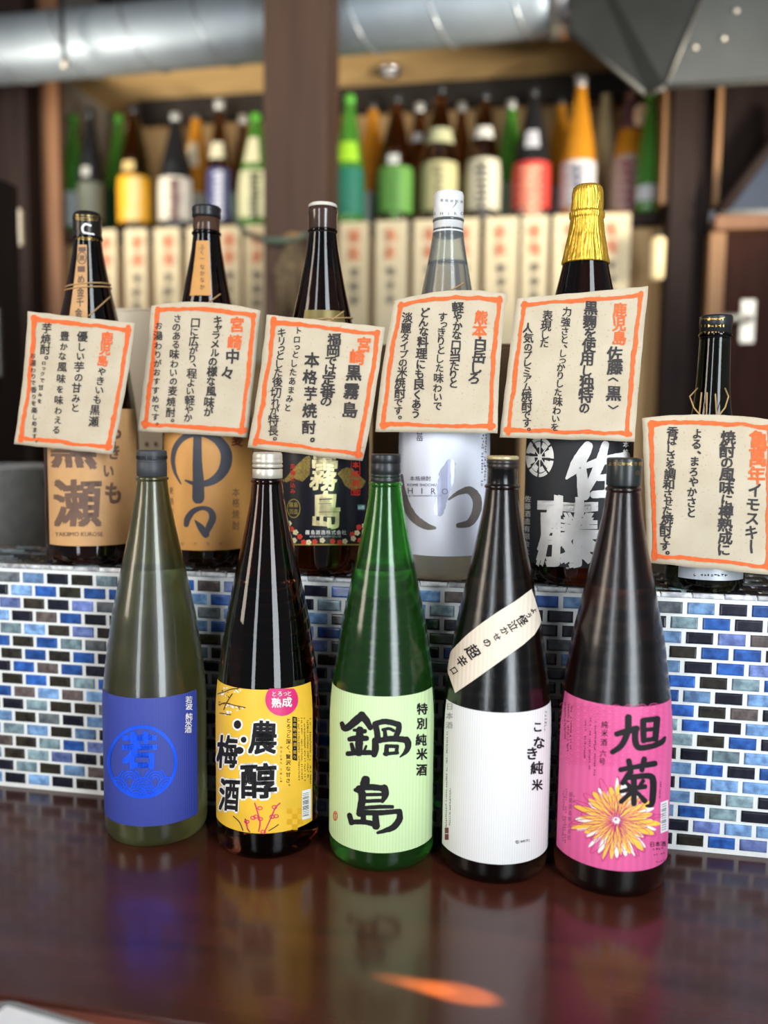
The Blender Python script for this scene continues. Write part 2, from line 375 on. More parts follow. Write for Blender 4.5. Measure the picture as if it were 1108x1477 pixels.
    def stroke(s, pts, jit=0.06, step=None, fat=1.0):
        """brush stroke through (x, y, width) points, Catmull-Rom"""
        pts = [(float(p[0]), float(p[1]), p[2] * fat) for p in pts]
        Q = [pts[0]] + pts + [pts[-1]]; out = []
        for i in range(1, len(Q) - 2):
            a, b, c, d = Q[i - 1], Q[i], Q[i + 1], Q[i + 2]
            L = math.hypot(c[0] - b[0], c[1] - b[1]); n = max(3, int(L / (step or max(2.0, 0.18 * max(b[2], c[2])))))
            n = min(n, 40)
            for j in range(n):
                t = j / n
                out.append([0.5 * (2 * b[m] + (c[m] - a[m]) * t + (2 * a[m] - 5 * b[m] + 4 * c[m] - d[m]) * t * t + (3 * b[m] - a[m] - 3 * c[m] + d[m]) * t ** 3) for m in range(3)])
        out.append(list(pts[-1]))
        def cap(p, q):
            dx, dy = p[0] - q[0], p[1] - q[1]; L = math.hypot(dx, dy) or 1; r = p[2] / 2
            return [[p[0] + dx / L * r * k, p[1] + dy / L * r * k, p[2] * math.sqrt(max(0, 1 - k * k))] for k in (0.35, 0.7, 0.92)]
        out = cap(out[0], out[1])[::-1] + out + cap(out[-1], out[-2])
        sd = RND.uniform(0, 99); b = len(s.v); N = len(out)
        for i, (x, y, wd) in enumerate(out):
            x0, y0, _ = out[max(0, i - 1)]; x1, y1, _ = out[min(N - 1, i + 1)]
            dx, dy = x1 - x0, y1 - y0; L = math.hypot(dx, dy) or 1; nx, ny = -dy / L, dx / L
            wa = wd / 2 * (1 + jit * noise.noise((x * 0.13 + sd, y * 0.13, 0)) * 2); wb = wd / 2 * (1 + jit * noise.noise((x * 0.13, y * 0.13 + sd, 5)) * 2)
            s.v += [s.P(x + nx * wa, y + ny * wa), s.P(x, y), s.P(x - nx * wb, y - ny * wb)]
        for i in range(N - 1):
            q = b + i * 3
            s.f += [(q, q + 3, q + 4, q + 1), (q + 1, q + 4, q + 5, q + 2)]
    def line(s, pts, wd): s.stroke([(x, y, wd) for x, y in pts], jit=0.0)
    def micro(s, x0, y0, x1, y1, size, vertical=True, fill=0.86):
        """a line of print too small to read: rows of tiny dashes"""
        L = math.hypot(x1 - x0, y1 - y0); n = max(2, int(L / size)); 
        for i in range(n):
            if RND.random() > fill: continue
            t = (i + 0.5) / n; x = x0 + (x1 - x0) * t; y = y0 + (y1 - y0) * t
            for k in range(2):
                a = RND.uniform(-0.3, 0.3) * size; h = RND.uniform(0.08, 0.14) * size; g = RND.uniform(0.22, 0.4) * size
                if RND.random() < 0.5: s.rect(x - g, y + a - h, x + g, y + a + h)
                else: s.rect(x + a - h, y - g, x + a + h, y + g)
    def build(s, name, mat, parent, surf, off, cut=5.0, label=None):
        bm = bmesh.new(); vs = [bm.verts.new((x, y, 0)) for x, y in s.v]
        for q in s.f:
            try: bm.faces.new([vs[i] for i in q])
            except ValueError: pass
        if surf.curved and s.v:
            x0 = min(p[0] for p in s.v); x1 = max(p[0] for p in s.v); x = x0 + cut
            while x < x1:
                g = bm.verts[:] + bm.edges[:] + bm.faces[:]
                bmesh.ops.bisect_plane(bm, geom=g, dist=1e-4, plane_co=(x, 0, 0), plane_no=(1, 0, 0)); x += cut
        bm.verts.index_update()
        V = [surf.hit(p.co.x, p.co.y, off) for p in bm.verts]; F = [tuple(p.index for p in f.verts) for f in bm.faces]
        bm.free()
        F2 = []
        for q in F:       # make every face look at the camera side
            n = Vector((0, 0, 0)); a = V[q[0]]
            for i in range(1, len(q) - 1): n += (V[q[i]] - a).cross(V[q[i + 1]] - a)
            F2.append(q if n.dot(CAM - a) >= 0 else q[::-1])
        o = mesh_obj(name, V, F2, mat, parent, False)
        if label: o['label'] = label
        return o

# ------------------------------------------------------------------ bottles
ISSHO = [(0.012, .0525), (0.135, .0525), (0.150, .0520), (0.165, .0508), (0.185, .0485), (0.205, .0455), (0.229, .0420), (0.257, .0362), (0.285, .0303),
         (0.310, .0248), (0.334, .0200), (0.350, .0172), (0.360, .0159), (0.366, .0152)]
SLIM = [(0.012, .0525), (0.160, .0525), (0.180, .0512), (0.200, .0460), (0.220, .0375), (0.242, .0295), (0.265, .0252), (0.295, .0224), (0.345, .0206), (0.366, .0200)]
def dense(pts, n=6):
    out = []; Q = [pts[0]] + pts + [pts[-1]]
    for i in range(1, len(Q) - 2):
        a, b, c, d = Q[i - 1], Q[i], Q[i + 1], Q[i + 2]
        for j in range(n):
            t = j / n; z = b[0] + (c[0] - b[0]) * t
            sl = lambda p, q: (q[1] - p[1]) / (q[0] - p[0]) if q[0] != p[0] else 0
            m0 = sl(a, c); m1 = sl(b, d); h = c[0] - b[0]
            if abs(c[1] - b[1]) < 1e-6: r = b[1]
            else: r = (2 * t**3 - 3 * t**2 + 1) * b[1] + (t**3 - 2 * t**2 + t) * h * m0 + (-2 * t**3 + 3 * t**2) * c[1] + (t**3 - t**2) * h * m1
            out.append((z, r))
    return out + [pts[-1]]
class Bottle:
    curved = True
    def __init__(s, name, x, y, z0, R, H, label, cat, group=None, shape=ISSHO, seg=96):
        s.c = Vector((x, y, z0)); s.R, s.H, s.seg = R, H, seg
        s.root = empty(name, s.c, label, cat, group)
        kr, kz = R / .0525, H / .397
        s.sh = [(z * kz, r * (kr + (1 - kr) * max(0, min(1, (z - .25) / .1)) * (0.0 if abs(kr - 1) > .15 else .8))) for z, r in dense(shape)]
        s.kr, s.kz = kr, kz; s.neck = s.sh[-1][1]; s.zn = s.sh[-1][0]
    def r(s, z):
        t = s.sh
        if z <= t[0][0]: return t[0][1]
        for i in range(len(t) - 1):
            if z <= t[i + 1][0]:
                k = (z - t[i][0]) / (t[i + 1][0] - t[i][0]); return t[i][1] + (t[i + 1][1] - t[i][1]) * k
        return t[-1][1]
    def hit(s, px, py, off):
        d = ray(px, py); d.normalize(); o = CAM - s.c
        z = 0.15; rr = s.R
        for _ in range(24):
            r = rr + off; A = d.x**2 + d.y**2; Bq = o.x * d.x + o.y * d.y; Cq = o.x**2 + o.y**2 - r * r; D = Bq * Bq - A * Cq
            if D < 0: t = -Bq / A
            else: t = (-Bq - math.sqrt(D)) / A
            p = o + d * t; z = p.z; rr = 0.5 * rr + 0.5 * s.r(z)
        h = math.hypot(p.x, p.y); r = s.r(z) + off
        return s.c + Vector((p.x / h * r, p.y / h * r, z))
    def zpx(s, px, py): return aty(px, py, s.c.y).z - s.c.z
    def glass(s, mat, liquid=None, air=True, name='glass_body'):
        kr = s.kr; m = MB()
        base = [(.030 * kr, .003), (.040 * kr, 0.0005), (.0455 * kr, 0), (.0492 * kr, .0015), (.0517 * kr, .0062)]
        zn, n = s.zn, s.neck
        lip = [(n + .0004, zn + .0003), (n + .0014, zn + .0012), (n + .0014, zn + .0030), (n + .0003, zn + .0040), (n - .0007, zn + .0052), (n - .0010, s.H - .006)]
        m.lathe(s.c, base + [(r, z) for z, r in s.sh] + lip, s.seg)
        if air:
            zl = liquid or s.zn * .82
            pr = [(s.r(z) - .0026, z) for z in [zl + (s.H - .012 - zl) * i / 14 for i in range(15)]]
            m.lathe(s.c, pr, s.seg, flip=True)
        return m.build(name, mat, s.root, True)
    def cap(s, prof, mat, name='cap', seg=48, wob=None):
        m = MB(); m.lathe(s.c, prof, seg, wob=wob); s.last = m.build(name, mat, s.root, True); return s.last
    def angle(s, px, py):
        p = s.hit(px, py, 0) - s.c; return math.atan2(p.y, p.x), p.z
    def band(s, a0, a1, z0, z1, mat, name='label', parent=None, off=.0004, n=None, tilt=0.0, nz=10):
        n = n or max(6, int(math.degrees(a1 - a0) / 3)); V, F = [], []
        for i in range(nz + 1):
            for j in range(n + 1):
                a = a0 + (a1 - a0) * j / n; z = z0 + (z1 - z0) * i / nz + tilt * (j / n - .5); r = s.r(z) + off
                V.append(s.c + Vector((r * math.cos(a), r * math.sin(a), z)))
        for i in range(nz):
            for j in range(n):
                q = i * (n + 1) + j; F.append((q, q + 1, q + n + 2, q + n + 1))
        s.last = mesh_obj(name, V, F, mat, parent or s.root, True); return s.last
    def label(s, xl, xr, xc, yt, yb, mat, name='label', tilt=0.0, off=.0004, ym=None):
        ym = ym or (yt + yb) / 2
        a0, _ = s.angle(xl, ym); a1, _ = s.angle(xr, ym); _, zt = s.angle(xc, yt); _, zb = s.angle(xc, yb)
        if a0 > 0: a0 -= 2 * math.pi
        if a1 > 0 and a1 > math.pi / 2: a1 -= 2 * math.pi
        return s.band(a0, a1, zb, zt, mat, name, off=off, tilt=tilt)
    def patch(s, up, lo, mat, name, off=.0005, nu=30, nv=8):
        def along(P, t):
            L = [0]
            for a, b in zip(P, P[1:]): L.append(L[-1] + math.hypot(b[0] - a[0], b[1] - a[1]))
            g = t * L[-1]
            for i in range(len(P) - 1):
                if g <= L[i + 1] + 1e-9:
                    k = (g - L[i]) / (L[i + 1] - L[i]); return (P[i][0] + (P[i + 1][0] - P[i][0]) * k, P[i][1] + (P[i + 1][1] - P[i][1]) * k)
            return P[-1]
        V, F = [], []
        for i in range(nv + 1):
            for j in range(nu + 1):
                a = along(up, j / nu); b = along(lo, j / nu); k = i / nv
                V.append(s.hit(b[0] + (a[0] - b[0]) * k, b[1] + (a[1] - b[1]) * k, off))
        for i in range(nv):
            for j in range(nu):
                q = i * (nu + 1) + j; F.append((q, q + 1, q + nu + 2, q + nu + 1))
        return mesh_obj(name, V, F, mat, s.root, True)

def screwcap(H, r, h, top=.0015, groove=None):
    z0 = H - h
    p = [(r - .0008, z0 - .0002), (r, z0 + .0004)]
    for g in (groove or []):
        p += [(r, z0 + g - .0007), (r - .0007, z0 + g), (r, z0 + g + .0007)]
    return p + [(r, H - top), (r - .0005, H - top * .4), (r - .0018, H), (.004, H + .0001)]

M_INK = plain('black print', rgb(24, 21, 24), 0.7, spec=.3)
M_WHITEINK = plain('white print', rgb(232, 228, 220), 0.5)
M_GOLD = plain('gold print', rgb(196, 160, 84), 0.32, metal=0.8, var=0.2, scale=300)
M_BLACKCAP = plain('black cap plastic', rgb(30, 31, 34), 0.35)
M_BLACKCAP2 = plain('grey black matte cap', rgb(52, 54, 58), 0.5)
M_SILVERCAP = plain('cream silver cap', rgb(205, 196, 180), 0.35, metal=0.45)
M_TWINE = plain('hemp twine', rgb(178, 140, 92), 0.9, var=0.3, scale=900)
M_BARWHITE = plain('white sticker', rgb(228, 226, 226), 0.6, var=0.03)

# ---- front row, standing on the bar -------------------------------------------------------------
FR = [(-0.23053, -0.0566), (-0.10773, -0.0566), (0.01157, -0.0566), (0.12347, -0.0566), (0.23465, -0.0566)]
def front(i, label, cat='bottle'):
    return Bottle('sake_bottle', FR[i][0], FR[i][1], 0.0, .0525, .397, label, cat, 'sake bottles along the front of the bar')

# 1 olive bottle with the blue label
b = front(0, 'frosted olive-green sake bottle with plain royal blue label and round wave emblem')
b.glass(glass('olive frosted glass', (0.36, 0.38, 0.13, 1), 0.30, 0.985, frost=0.2, coat=.7), b.zpx(222, 817))
b.cap(screwcap(.397, .0150, .0265, groove=[.0145, .0160]), M_BLACKCAP2)
m = MB()
for k in range(60):
    a = 2 * math.pi * k / 60; ca, sa = math.cos(a), math.sin(a); r0, r1 = .0146, .01545
    for zz in (.3880,):
        u = Vector((-sa, ca, 0)) * .0003; o_ = b.c + Vector((ca, sa, 0)) * r0; q = b.c + Vector((ca, sa, 0)) * r1; z = Vector((0, 0, zz)); h = Vector((0, 0, .0032))
        m.add([o_ - u + z, q - u + z, q + u + z, o_ + u + z, o_ - u + z + h, q - u + z + h, q + u + z + h, o_ + u + z + h], [(0, 1, 5, 4), (1, 2, 6, 5), (2, 3, 7, 6), (4, 5, 6, 7), (0, 3, 2, 1)])
m.build('knurled_rim', M_BLACKCAP, b.root)
M_BLUE = ribbed('blue ribbed paper', rgb(52, 66, 150), 0.5, 1500)
M_BLUEFOIL = ribbed('shiny blue foil', rgb(24, 92, 255), 0.3, 1500, 0.35)
lb = b.label(146.8, 284.5, 222, 1006.5, 1191.5, M_BLUE)
d = Decal(130, 960, 3.166)
d.ring(238, 440, 161, 168, 15); d.text('若', 226, 388, 176, 0.045, sx=0.95, jit=0.02)
for (cx, cy) in [(120, 560), (180, 520), (238, 560), (298, 520), (356, 560), (150, 600), (210, 600), (268, 600), (326, 600)]:
    for rr in (52, 40, 28, 16):
        for s0 in range(12):
            a0 = 180 + s0 * 15; mx = cx + rr * math.cos(math.radians(a0 + 7)); my = cy + rr * math.sin(math.radians(a0 + 7))
            if ((mx - 238) / 148) ** 2 + ((my - 440) / 155) ** 2 < 1 and my > 478:
                d.ring(cx, cy, rr, rr, 6.5, a0, a0 + 15, 2)
d.build('emblem', M_BLUEFOIL, lb, b, .0008, label='shiny blue round emblem with waves')
d = Decal(130, 960, 3.166)
d.column('若波', (452, 155), (452, 187), 33, .02, .02); d.column('純米酒', (452, 232), (448, 292), 33, .02, .02)
d.build('lettering', M_WHITEINK, lb, b, .0008, label='small white lettering')

# 2 plum wine bottle with the yellow label
b = front(1, 'dark amber plum wine bottle with bright yellow label and silver screw cap')
b.glass(glass('dark amber glass', (0.16, 0.035, 0.015, 1), 0.03), b.zpx(386, 835))
b.cap([(.0140, .3708), (.0149, .3715), (.0149, .3800), (.0142, .3806), (.0142, .3814), (.0151, .3822), (.0151, .3842), (.0143, .3850), (.0143, .3858), (.0151, .3866), (.0151, .3886), (.0145, .3894), (.0148, .3904), (.0146, .3945), (.0135, .3966), (.004, .397)], M_SILVERCAP)
M_YEL = plain('yellow label paper', rgb(228, 180, 52), 0.45, var=0.1, scale=25)
lb = b.label(312, 450.3, 387, 994.6, 1201.8, M_YEL)
Z = (300, 970, 6.153)
d = Decal(*Z)
for i in range(3):
    for j in range(4):
        if (i + j) % 2 == 0: d.rect(700 + i * 48, 1205 + j * 48, 748 + i * 48, 1253 + j * 48)
d.build('checker_pattern', plain('darker yellow print', rgb(214, 160, 30), 0.45), lb, b, .0006)
d = Decal(*Z); d.poly([(655 + 146 * math.cos(a), 240 + 146 * math.sin(a)) for a in [math.radians(-42 + 264 * i / 40) for i in range(41)]])
d.build('badge', plain('magenta print', rgb(206, 22, 104), 0.45), lb, b, .0007, label='round magenta badge')
wo, ko = Decal(*Z), Decal(*Z)
for (ch, x, y, sz, sx, sh) in [('農', 492, 575, 300, .86, .12), ('醇', 448, 962, 330, 1.02, .05), ('梅', 172, 705, 300, .62, .1), ('酒', 190, 1085, 300, .62, .12)]:
    st = RND.getstate(); wo.text(ch, x, y, sz, .085, -.06, sx, sh, .03); RND.setstate(st); ko.text(ch, x, y, sz, .036, -.06, sx, sh, .03)
for x, y, rx, ry in [(262, 462, 32, 38), (317, 597, 25, 27), (280, 692, 36, 32)]:
    wo.disc(x, y, rx + 16, ry + 16); ko.disc(x, y, rx, ry)
wo.build('lettering_outline', M_WHITEINK, lb, b, .00075); ko.build('lettering', M_INK, lb, b, .0010)
d = Decal(*Z); d.row('とろっと', (587, 190), (722, 186), 50, .01); d.row('熟成', (608, 268), (702, 262), 92, .03); d.build('badge_lettering', M_WHITEINK, lb, b, .0010)
d = Decal(*Z); d.column('とろっと深く、贅沢な甘さ。', (716, 425), (712, 1000), 46, .01); d.rect(750, 390, 792, 775, 8); d.column('のうじゅん うめしゅ', (650, 665), (648, 965), 24, .0)
for x in (806, 832, 858, 885, 908): d.micro(x, 400, x + 4, 1000 - (x % 60), 17)
d.build('fine_print', M_INK, lb, b, .0008)
d = Decal(*Z); d.column('五年熟成梅酒・量り', (771, 420), (771, 750), 34, .0); d.build('strip_lettering', M_YEL, lb, b, .0012)
d = Decal(*Z); d.rect(835, 1050, 915, 1310, -20); d.build('barcode_panel', M_BARWHITE, lb, b, .0007)
d = Decal(*Z)
for k in range(26):
    if k % 2 == 0 or RND.random() < .3: d.rect(842, 1075 + k * 8, 895, 1079 + k * 8, -12)
d.build('barcode', M_INK, lb, b, .0009)
d = Decal(*Z)
for pts in [[(88, 190), (150, 170), (200, 150), (270, 140)], [(100, 290), (150, 270), (230, 290), (330, 312)], [(140, 330), (165, 270), (215, 190)], [(105, 360), (200, 375)],
            [(225, 1275), (280, 1330), (310, 1400)], [(330, 1300), (350, 1380), (370, 1415)], [(540, 1405), (590, 1375), (625, 1350)]]: d.line(pts, 9)
for k in range(22): x, y = RND.choice([(150, 165), (230, 150), (190, 210), (120, 275), (200, 285), (300, 310)]); d.disc(x + RND.uniform(-30, 30), y + RND.uniform(-14, 14), 6, 4, 8)
d.build('branch_drawing', plain('dark brown print', rgb(70, 44, 34), .5), lb, b, .0007)
d = Decal(*Z)
for k in range(40): x, y = RND.choice([(150, 150), (250, 160), (180, 360), (280, 320), (120, 190), (200, 300)]); d.disc(x + RND.uniform(-40, 40), y + RND.uniform(-18, 18), 8, 7, 10)
d.build('blossom_drawing', M_WHITEINK, lb, b, .00065)
d = Decal(*Z)
for pts in [[(450, 1410), (462, 1330), (440, 1240), (415, 1160)], [(500, 1420), (560, 1290), (600, 1200), (640, 1160)], [(350, 1390), (340, 1310)]]: d.line(pts, 11)
for x, y in [(462, 1205), (425, 1280), (465, 1300), (590, 1195), (570, 1280), (605, 1275), (345, 1325), (490, 1415), (400, 1290)]: d.ring(x, y, 24, 18, 8)
d.build('plum_twig_drawing', plain('magenta twig print', rgb(206, 40, 96), .5), lb, b, .0008)

# 3 green bottle with the pale green label
b = front(2, 'bright green glass sake bottle with pale green label and two big brushed characters')
b.glass(glass('green glass', (0.12, 0.62, 0.08, 1), 0.15, 0.965, frost=0.1, coat=.3), b.zpx(558, 818))
b.cap(screwcap(.397, .0148, .0275, groove=[.005, .008, .0185]), M_BLACKCAP)
lb = b.label(475.6, 624.2, 552, 1004.6, 1230.4, ribbed('pale green laid paper', rgb(200, 224, 168), 0.65, 700))
d = Decal(480, 990, 6.156)
for st in [[(82, 330, 34), (105, 375, 44), (160, 345, 56), (215, 295, 62), (262, 258, 58)], [(255, 255, 56), (298, 305, 54), (335, 368, 40)], [(190, 388, 22), (285, 398, 34)], [(150, 470, 36), (215, 460, 44), (300, 462, 40)],
           [(242, 385, 52), (236, 480, 58), (232, 590, 54)], [(135, 598, 36), (230, 590, 36), (330, 588, 40)], [(168, 515, 30), (182, 572, 34)], [(297, 530, 18), (278, 575, 20)],
           [(378, 335, 46), (392, 400, 46), (402, 480, 46)], [(380, 330, 40), (470, 312, 42), (585, 338, 44)], [(588, 340, 42), (585, 385, 46), (562, 445, 40)], [(445, 385, 24), (500, 375, 24), (540, 392, 26)], [(462, 395, 28), (468, 450, 34)],
           [(395, 485, 40), (520, 465, 44), (645, 475, 48)], [(375, 480, 46), (380, 545, 54), (368, 605, 46)], [(655, 475, 52), (672, 520, 50), (650, 580, 34), (598, 628, 10)], [(475, 530, 28), (575, 533, 28)], [(480, 540, 34), (474, 600, 38)], [(572, 540, 28), (566, 588, 30)], [(460, 600, 26), (575, 590, 26)],
           [(292, 830, 64), (285, 880, 74)], [(200, 920, 28), (250, 935, 54), (262, 1000, 58), (240, 1130, 52)], [(230, 905, 44), (330, 895, 46), (440, 905, 46)], [(455, 905, 60), (470, 960, 52), (440, 1020, 30)], [(290, 962, 26), (430, 960, 26)], [(290, 1020, 28), (440, 1014, 28)],
           [(290, 1078, 28), (420, 1070, 30), (530, 1070, 28)], [(235, 1120, 42), (420, 1122, 40), (590, 1108, 36)], [(592, 1112, 44), (592, 1180, 48), (530, 1255, 46), (400, 1300, 22)], [(148, 1142, 36), (168, 1210, 42)], [(165, 1205, 38), (280, 1205, 38), (390, 1228, 44)], [(272, 1150, 40), (272, 1205, 42)], [(380, 1150, 46), (385, 1240, 58)]]: d.stroke(st, 0.07, fat=1.2)
d.build('brush_lettering', M_INK, lb, b, .0007)
d = Decal(480, 990, 6.156)
for ch, x, y in [('特', 795, 200), ('別', 795, 330), ('純', 785, 475), ('米', 793, 600), ('酒', 790, 740)]: d.text(ch, x, y, 108, .04, -.08, .92, .1, .04)
d.build('lettering', M_INK, lb, b, .0007)
d = Decal(480, 990, 6.156); d.ring(22, 1150, 20, 44, 7); d.line([(12, 1130), (32, 1130)], 8); d.line([(22, 1120), (22, 1190)], 7); d.build('seal', plain('red seal ink', rgb(214, 90, 66), .6), lb, b, .0007, label='small red seal')

# 4 brown bottle with the white label
b = front(3, 'dark brown sake bottle with white label and slanting cream paper band across its shoulder')
b.glass(glass('dark brown glass', (0.10, 0.045, 0.025, 1), 0.18, 1.0, frost=0.25, coat=.3), b.zpx(726, 830))
b.cap([(.0136, .3706), (.0143, .3712), (.0143, .3860), (.0150, .3868), (.0150, .3880), (.0145, .3886), (.0145, .3895), (.0151, .3902), (.0151, .3930), (.0140, .3934), (.004, .3934)], plain('brown black cap', rgb(44, 36, 32), 0.3))
b.cap([(.0130, .3933), (.0152, .3936), (.0154, .3948), (.0150, .3964), (.0138, .3970), (.004, .3971)], plain('pale gold cap disc', rgb(200, 184, 140), 0.35, metal=0.5), 'cap_disc')
M_LAID = ribbed('white ribbed paper', rgb(222, 220, 218), 0.65, 900)
lb = b.label(639.8, 793.6, 733, 1028.0, 1246.6, M_LAID)
d = Decal(460, 960, 3.166)
for ch, x, y, s_ in [('こ', 1000, 280, 52), ('な', 1006, 352, 60), ('き', 974, 402, 62), ('純', 996, 468, 62), ('米', 998, 545, 54)]: d.text(ch, x, y, s_, .035, -.1, .95, .12, .04)
d.build('lettering', M_INK, lb, b, .0007)
d = Decal(460, 960, 3.166); d.micro(586, 300, 580, 740, 9); d.micro(600, 560, 596, 740, 9); d.build('fine_print', M_INK, lb, b, .0007)
d = Decal(460, 960, 3.166); d.text('©', 906, 806, 22, .01); d.row('水木プロ', (926, 803), (958, 798), 13, .01)
d.build('copyright_line', M_INK, lb, b, .0007)
d = Decal(460, 960, 3.166); d.column('日本酒', (597, 187), (595, 272), 34, .0)
M_GREYINK = plain('grey print', rgb(150, 144, 146), .6)
d.build('grey_lettering', M_GREYINK, lb, b, .0007, label='pale grey lettering')
d = Decal(460, 960, 3.166); d.micro(1037, 205, 1036, 300, 14); d.build('grey_fine_print', M_GREYINK, lb, b, .0007)
d = Decal(460, 960, 3.166); d.rect(575, 740, 592, 766); d.rect(575, 769, 592, 796); d.build('seal', plain('dark red seal', rgb(110, 44, 44), .6), lb, b, .0007, label='dark red seal')
up = [(640 + x / 6.925, 840 + y / 6.925) for x, y in [(-4, 775), (110, 645), (235, 520), (390, 400), (550, 290), (720, 185), (880, 66)]]
lo = [(640 + x / 6.925, 840 + y / 6.925) for x, y in [(115, 1105), (290, 985), (480, 850), (640, 735), (800, 620), (910, 520), (985, 390)]]
sl = b.patch(up, lo, ribbed('cream laid paper', rgb(228, 212, 192), 0.7, 500), 'shoulder_label')
d = Decal(640, 840, 6.925)
for ch, x, y, s_ in [('よ', 903, 280, 62), ('う', 852, 330, 64), ('怪', 786, 380, 108), ('泣', 692, 434, 100), ('か', 610, 484, 86), ('せ', 532, 545, 80), ('の', 436, 602, 90), ('超', 292, 690, 138), ('辛', 182, 786, 110), ('口', 105, 880, 76)]: d.text(ch, x, y, s_, .03, .92, 1, .08, .04)
d.build('lettering', M_INK, sl, b, .0008)

# 5 brown bottle with the pink label
b = front(4, 'dark brown sake bottle with bright pink label and chrysanthemum drawing')
b.glass(glass('red brown glass', (0.13, 0.035, 0.018, 1), 0.22, 1.0, frost=0.25, coat=.25), b.zpx(900, 842))
b.cap([(.0140, .3712), (.0156, .3716), (.0158, .3722), (.0160, .3952), (.0156, .3964), (.0145, .3970), (.004, .3971)], plain('dark cap film', rgb(34, 38, 36), 0.3))
cp = b.last
class CapSurf:
    curved = True
    def __init__(s, b, rad): s.b = Bottle.__new__(Bottle); s.b.c = b.c; s.b.R = rad; s.b.sh = [(0, rad), (1, rad)]
    def hit(s, x, y, off): return s.b.hit(x, y, off)
d = Decal(); d.row('ようにゆっくり開', (880, 669), (924, 669), 5.6, .03); d.text('♲', 920, 682, 8, .0); d.build('cap_lettering', M_GOLD, cp, CapSurf(b, .0161), .0001)
lb = b.label(806, 966.5, 889, 1018, 1256, ribbed('pink paper', rgb(220, 92, 148), 0.55, 300), tilt=-.001)
Z = (780, 980, 3.378)
d = Decal(*Z)
for r in range(20):
    y0 = 95 + r * 15
    for c in range(9):
        x0 = 120 + c * 62 + (31 if r % 2 else 0)
        if x0 > 610: continue
        for rr in (30, 18): d.ring(x0, y0 + 22 + (x0 - 370) ** 2 * -.00022 + 30, rr, rr * .8, 2.2, 200, 340, 8)
d.build('wave_pattern', plain('deep pink print', rgb(206, 62, 128), .55), lb, b, .0006)
wh, ye, ol = Decal(*Z), Decal(*Z), Decal(*Z)
for k in range(72):
    a = 2 * math.pi * k / 72 + RND.uniform(-.05, .05); L = RND.uniform(125, 232) * (1 - .06 * abs(math.sin(a))); w_ = RND.uniform(10, 19)
    cx, cy = 366 + math.cos(a) * L * .56, 682 + math.sin(a) * L * .58
    (wh if k % 3 == 0 else ye if k % 3 == 1 else ol).disc(cx, cy, L * .42, w_, 18, a) if k % 3 < 2 else None
    A = [math.radians(i * 20) for i in range(19)]
    if k % 2 == 0 or k % 3 == 2: ol.line([(cx + 4 + L * .45 * math.cos(t) * math.cos(a) - w_ * 1.1 * math.sin(t) * math.sin(a), cy + 4 + L * .45 * math.cos(t) * math.sin(a) + w_ * 1.1 * math.sin(t) * math.cos(a)) for t in A], 2.4)
for k in range(26):
    a = 2 * math.pi * k / 26; L = RND.uniform(30, 90); wh.line([(366 + 8 * math.cos(a), 682 + 8 * math.sin(a)), (366 + L * math.cos(a), 682 + L * math.sin(a))], 5)
fl = wh.build('flower_drawing', M_WHITEINK, lb, b, .00065, label='white petals of the chrysanthemum drawing')
ye.build('flower_drawing', plain('yellow print', rgb(240, 190, 70), .5), lb, b, .0007, label='yellow petals of the chrysanthemum drawing')
ol.build('flower_outline', plain('magenta line print', rgb(190, 50, 110), .5), lb, b, .00085)
d = Decal(*Z)
for st in [[(372, 266, 24), (420, 252, 26), (468, 240, 28)], [(428, 185, 30), (424, 255, 28), (395, 320, 26), (350, 354, 22)], [(462, 240, 28), (462, 300, 28), (480, 332, 26), (540, 326, 24), (590, 305, 24), (606, 283, 12)],
           [(500, 202, 26), (503, 298, 26)], [(500, 200, 24), (570, 192, 24)], [(568, 192, 28), (560, 290, 26)], [(510, 246, 18), (556, 241, 18)], [(505, 297, 20), (558, 290, 20)],
           [(390, 440, 22), (470, 425, 22), (556, 410, 26)], [(430, 397, 24), (440, 452, 24)], [(506, 388, 24), (494, 442, 22)], [(432, 460, 26), (400, 505, 22)], [(430, 478, 22), (525, 470, 26), (548, 490, 28), (548, 560, 28), (540, 610, 24), (515, 616, 10)],
           [(392, 546, 18), (450, 532, 20), (508, 522, 22)], [(455, 490, 26), (455, 606, 24)], [(415, 500, 16), (432, 520, 18)], [(500, 495, 18), (484, 516, 12)], [(448, 545, 20), (392, 596, 20)], [(465, 545, 16), (508, 592, 24)]]: d.stroke(st, .03, fat=1.12)
d.build('brush_lettering', M_INK, lb, b, .0010)
d = Decal(*Z)
for ch, x, y in [('純', 312, 220), ('米', 311, 262), ('酒', 308, 306), ('六', 304, 360), ('号', 300, 400)]: d.text(ch, x, y, 38, .005, 0, .9)
d.build('lettering', M_INK, lb, b, .0008)
d = Decal(*Z)
for a in [(268, 190, 262, 470), (243, 185, 238, 440), (219, 195, 214, 385)]: d.micro(*a, 11)
d.build('fine_print', M_INK, lb, b, .0008)
d = Decal(*Z)
for a in [(150, 130, 146, 340), (135, 120, 131, 350), (120, 110, 117, 290)]: d.micro(*a, 10)
d.build('fine_print', M_INK, lb, b, .0008)
d = Decal(*Z); d.text('日本酒', 573, 802, 27, .0, -.05); d.micro(545, 828, 600, 822, 12, fill=1); d.micro(550, 856, 606, 845, 10); d.micro(560, 890, 606, 880, 10); d.build('lettering', M_INK, lb, b, .0008)
d = Decal(*Z); d.micro(586, 490, 580, 580, 9); d.build('fine_print', M_INK, lb, b, .0008)
d = Decal(*Z)
for a in [(165, 550, 160, 600), (125, 530, 118, 800), (112, 540, 108, 790)]: d.micro(*a, 12)
d.column('旭菊酒造株式会社', (146, 560), (138, 770), 26, .0, sx=.7)
d.build('grey_lettering', plain('purple print', rgb(150, 60, 110), .5), lb, b, .0008)
